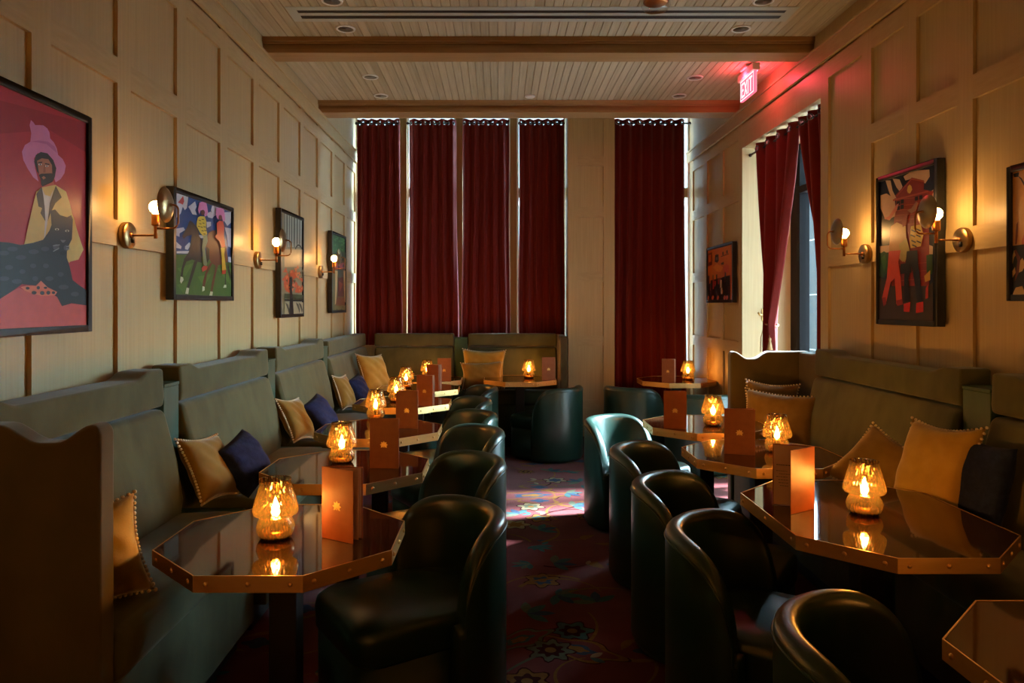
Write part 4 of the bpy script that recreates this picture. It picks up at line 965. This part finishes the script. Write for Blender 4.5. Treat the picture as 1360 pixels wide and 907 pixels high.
# ------------------------------------------------------------------ menus
def menu(p, q, label, open_=14, W=.137, H=.23, npages=1, emblem=1, text=False):
    """p = spine, q = outer corner of the front cover (plan); the other leaf opens anticlockwise from it by open_ degrees.
       emblem=+1: on the clockwise face of the front cover"""
    p, q = Vector(p), Vector(q); a = atan2(q.y - p.y, q.x - p.x)
    r = thing('menu', (p.x, p.y, TZ + .0005), a, label, 'menu', 'terracotta menus on the tables')
    def leafm(name, ang, t, w, h, mat, off=0, z0=0):
        m = MB(); m.box((.002, -t / 2, z0), (w, t / 2, z0 + h)); o = m.build(name, mat, r, bevel=.0008, seg=1); o.rotation_euler = (0, 0, R(ang)); return o
    fc = leafm('front_cover', 0, .003, W, H, M['menu'])
    leafm('back_cover', open_, .003, W, H, M['menu'])
    for k in range(npages): leafm('page', open_ * (.55 if k else .93), .0012, W - .004, H - .006, M['paper'], z0=.003)
    m = MB(); yy = -.0021 if emblem > 0 else .0021; cx, cz = W * .5, H * .47
    if emblem:
        for k in range(7):
            b = pi / 2 + (k - 3) * pi / 4.2; pts = [(.004, -.002), (.012, -.0042), (.019, 0), (.012, .0042), (.004, .002)]
            m.flat([(cx + x * cos(b) - y * sin(b), yy, cz + x * sin(b) + y * cos(b)) for x, y in pts])
        for k in range(-1, 2): m.flat([(cx + k * .009 + .003 * cos(2 * pi * j / 8), yy, cz - .008 + .003 * sin(2 * pi * j / 8)) for j in range(8)])
        m.flat([(cx + .006 * cos(2 * pi * j / 10), yy, cz + .001 + .006 * sin(2 * pi * j / 10)) for j in range(10)])
        m.open = True; m.build('emblem', M['gold'], fc)
    return r
def on(x, y): return flat_pt(x, y, TZ)
mn = 'terracotta menu with a gold emblem, '
menu((-.573, 2.366), (-.4557, 2.295), mn + 'half open on the nearest table left of the aisle', 26, npages=2)
menu((-.596, 3.37), (-.460, 3.36), mn + 'upright on the second table left of the aisle', 10)
menu((-.628, 4.46), (-.495, 4.45), mn + 'upright on the third table left of the aisle', 14)
menu((-.616, 5.49), (-.50, 5.44), mn + 'upright on the fourth table left of the aisle', 28)
menu((-.640, 6.48), (-.535, 6.41), mn + 'ajar on the fifth table left of the aisle', 40, npages=2)
menu((-.605, 7.23), (-.480, 7.22), mn + 'in shadow on the far left corner table', 12)
menu((.437, 7.35), (.573, 7.36), mn + 'standing right of the lamp on the end-wall table', 12)
menu((1.142, 3.70), (1.290, 3.66), mn + 'in shadow on the second table right of the aisle', 16, W=.150)
menu((1.010, 4.47), (1.139, 4.44), mn + 'dark, on the third table right of the aisle', 14)
menu((1.600, 7.16), (1.700, 7.07), mn + 'ajar on the far right corner table', 42, npages=2)
# the open one on the long table: seen from behind the back leaf
r = menu(on(1082, 675.5), on(1049, 684), 'open menu with a glowing leaf and a printed page on the long right table', -58, npages=0, emblem=0, W=.146)
m = MB(); m.box((.004, .0016, .003), (.142, .0026, .226)); pg = m.build('page', M['paper'], r); pg.rotation_euler = (0, 0, R(-58))
m = MB()
rt = random.Random(2)
for k, (zz, x0, x1) in enumerate([(.150, .070, .132)] + [(.128 - .011 * j, .085 + .01 * rt.random(), .118 + .012 * rt.random()) for j in range(6)]):
    x = x0
    while x < x1:
        wd = rt.uniform(.003, .008); m.flat([(x, .0029, zz), (x + wd, .0029, zz), (x + wd, .0029, zz + (.0032 if k == 0 else .0018)), (x, .0029, zz + (.0032 if k == 0 else .0018))]); x += wd + .002
m.open = True; m.build('printed_lines', M['ink'], pg)

# ------------------------------------------------------------------ cushions
def cushion(loc, rot, w, h, mat, label, trim=True, th=.075, ear=.10, tuft=False):
    """local: face in xz, thickness along y, centre at the origin"""
    c = thing('cushion', loc, 0, label, 'cushion'); c.rotation_euler = rot
    n = 22; rings = []; rr = random.Random(int(abs(loc[0] * 1000 + loc[1] * 77)))
    ph = [rr.uniform(0, 6) for _ in range(4)]
    def pt(u, v, s):
        e = 1 + ear * (abs(u) * abs(v)) ** 2.2 - .05 * (1 - abs(u) ** 2) * (abs(v) ** 6) - .05 * (1 - abs(v) ** 2) * (abs(u) ** 6)
        t = th * (max(0, (1 - u ** 4) * (1 - v ** 4))) ** .55
        t *= 1 + .10 * sin(3 * u + ph[0]) * sin(2.4 * v + ph[1]) + .05 * sin(9 * (u + v) + ph[2])
        return (u * w / 2 * e, s * t, v * h / 2 * e)
    m = MB(); vs = []; f = []
    for s in (-1, 1):
        b = len(vs)
        for j in range(n + 1):
            for i in range(n + 1): vs.append(pt(-1 + 2 * i / n, -1 + 2 * j / n, s))
        for j in range(n):
            for i in range(n): f.append((b + j * (n + 1) + i, b + j * (n + 1) + i + 1, b + (j + 1) * (n + 1) + i + 1, b + (j + 1) * (n + 1) + i))
    m.add(vs, f, 0, True); m.build('cover', mat, c)
    if trim:
        m = MB(); per = []
        for k in range(88):
            q = k / 22; sd = int(q); t = -1 + 2 * (q - sd)
            u, v = ((t, -1), (1, t), (-t, 1), (-1, -t))[sd]
            p = pt(u, v, 0); m.ball((p[0] * 1.012, p[1], p[2] * 1.012), .0065, 6)
        m.build('pompom_trim', M['pompom'], c)
    return c
cushion((-1.245, 2.205, .735), (R(-14), R(-8), R(40)), .30, .28, M['mustard'], 'mustard cushion propped behind the near left scalloped end panel')
cushion((-1.320, 3.34, .760), (R(-28), R(6), R(80)), .30, .28, M['ochre'], 'ochre pompom-edged cushion beside a navy plush one, nearest pair on the left bench', th=.052)
cushion((-1.215, 3.505, .748), (R(-30), R(-14), R(84)), .27, .26, M['navy'], 'navy plush cushion nearest on the left bench, leaning by the ochre one', trim=False, th=.062, ear=.0)
cushion((-1.318, 4.76, .760), (R(-28), R(6), R(80)), .30, .27, M['ochre'], 'ochre pompom-edged cushion in the middle pair on the left bench', th=.052)
cushion((-1.215, 4.98, .748), (R(-32), R(-12), R(82)), .28, .27, M['navy'], 'navy plush cushion in the middle pair on the left bench', trim=False, th=.062, ear=.0)
cushion((-1.325, 6.27, .760), (R(-20), R(4), R(80)), .27, .27, M['ochre'], 'small ochre pompom-edged cushion in the far pair on the left bench', th=.052)
cushion((-1.235, 6.47, .748), (R(-24), R(-8), R(82)), .28, .27, M['navy'], 'navy plush cushion in the far pair on the left bench', trim=False, th=.062, ear=.0)
cushion((-1.235, 7.24, .825), (R(-22), R(4), R(62)), .37, .37, M['mustard'], 'large bright mustard cushion in the far left bench corner')
cushion((-.16, 7.835, .835), (R(-14), R(2), 0), .42, .36, M['mustard'], 'mustard cushion at the back of the pair under the end windows')
cushion((-.17, 7.70, .765), (R(-24), R(-2), R(4)), .40, .27, M['ochre'], 'ochre cushion in front of the mustard one under the end windows', th=.06)
cushion((1.80, 4.70, .775), (R(-14), R(1), R(-48)), .46, .31, M['olive'], 'wide olive cushion with pompom edge before the right scalloped bench end', th=.06)
cushion((1.83, 4.90, .80), (R(-6), R(5), R(-4)), .32, .34, M['olive'], 'olive cushion mostly hidden behind the wide one at the right bench end', th=.05)
cushion((1.80, 3.01, .82), (R(-20), R(-2), R(-74)), .31, .36, M['mustard'], 'large mustard cushion with pompom edge on the right bench', ear=.14)
cushion((1.715, 3.30, .765), (R(-40), R(22), R(-66)), .31, .30, M['ochre'], 'ochre cushion slumped against the large mustard one on the right bench', th=.055)
cushion((1.865, 2.83, .80), (R(-14), R(0), R(-84)), .26, .34, M['navy'], 'dark plush cushion behind the large mustard one on the right bench', trim=False, th=.05, ear=.03)

# ------------------------------------------------------------------ daylight
wd = bpy.data.worlds.new('world'); SC.world = wd; wd.use_nodes = True
bg = wd.node_tree.nodes['Background']; bg.inputs[0].default_value = (.58, .87, 1.0, 1); 
_nt = wd.node_tree
_tc = N(_nt, 'ShaderNodeTexCoord'); _dp = N(_nt, 'ShaderNodeVectorMath', operation='DOT_PRODUCT'); _dp.inputs[1].default_value = (.8, .6, 0)
_mr = N(_nt, 'ShaderNodeMapRange'); _mr.inputs['From Min'].default_value = .50; _mr.inputs['From Max'].default_value = .95; _mr.inputs['To Min'].default_value = 7; _mr.inputs['To Max'].default_value = 66
_nt.links.new(_tc.outputs['Generated'], _dp.inputs[0]); _nt.links.new(_dp.outputs['Value'], _mr.inputs['Value']); _nt.links.new(_mr.outputs[0], bg.inputs[1])
sd = bpy.data.lights.new('sun', 'SUN'); sd.energy = 85; sd.angle = R(8); sd.color = (.80, .86, 1.0)
so = bpy.data.objects.new('sun', sd); COL.objects.link(so)
so.rotation_euler = Vector((-.95, -.21, -.72)).to_track_quat('-Z', 'Y').to_euler()

# ------------------------------------------------------------------ render settings
SC.view_settings.view_transform = 'Standard'; SC.view_settings.look = 'None'
SC.view_settings.exposure = 0.0; SC.view_settings.gamma = 1.0; SC.view_settings.use_curve_mapping = False
SC.render.engine = 'CYCLES'
cy = SC.cycles
cy.use_denoising = True
try: cy.denoiser = 'OPENIMAGEDENOISE'
except Exception: pass
cy.max_bounces = 10; cy.diffuse_bounces = 5; cy.glossy_bounces = 5; cy.transparent_max_bounces = 24
cy.sample_clamp_indirect = 6; cy.caustics_reflective = False; cy.caustics_refractive = False
cy.use_light_tree = True
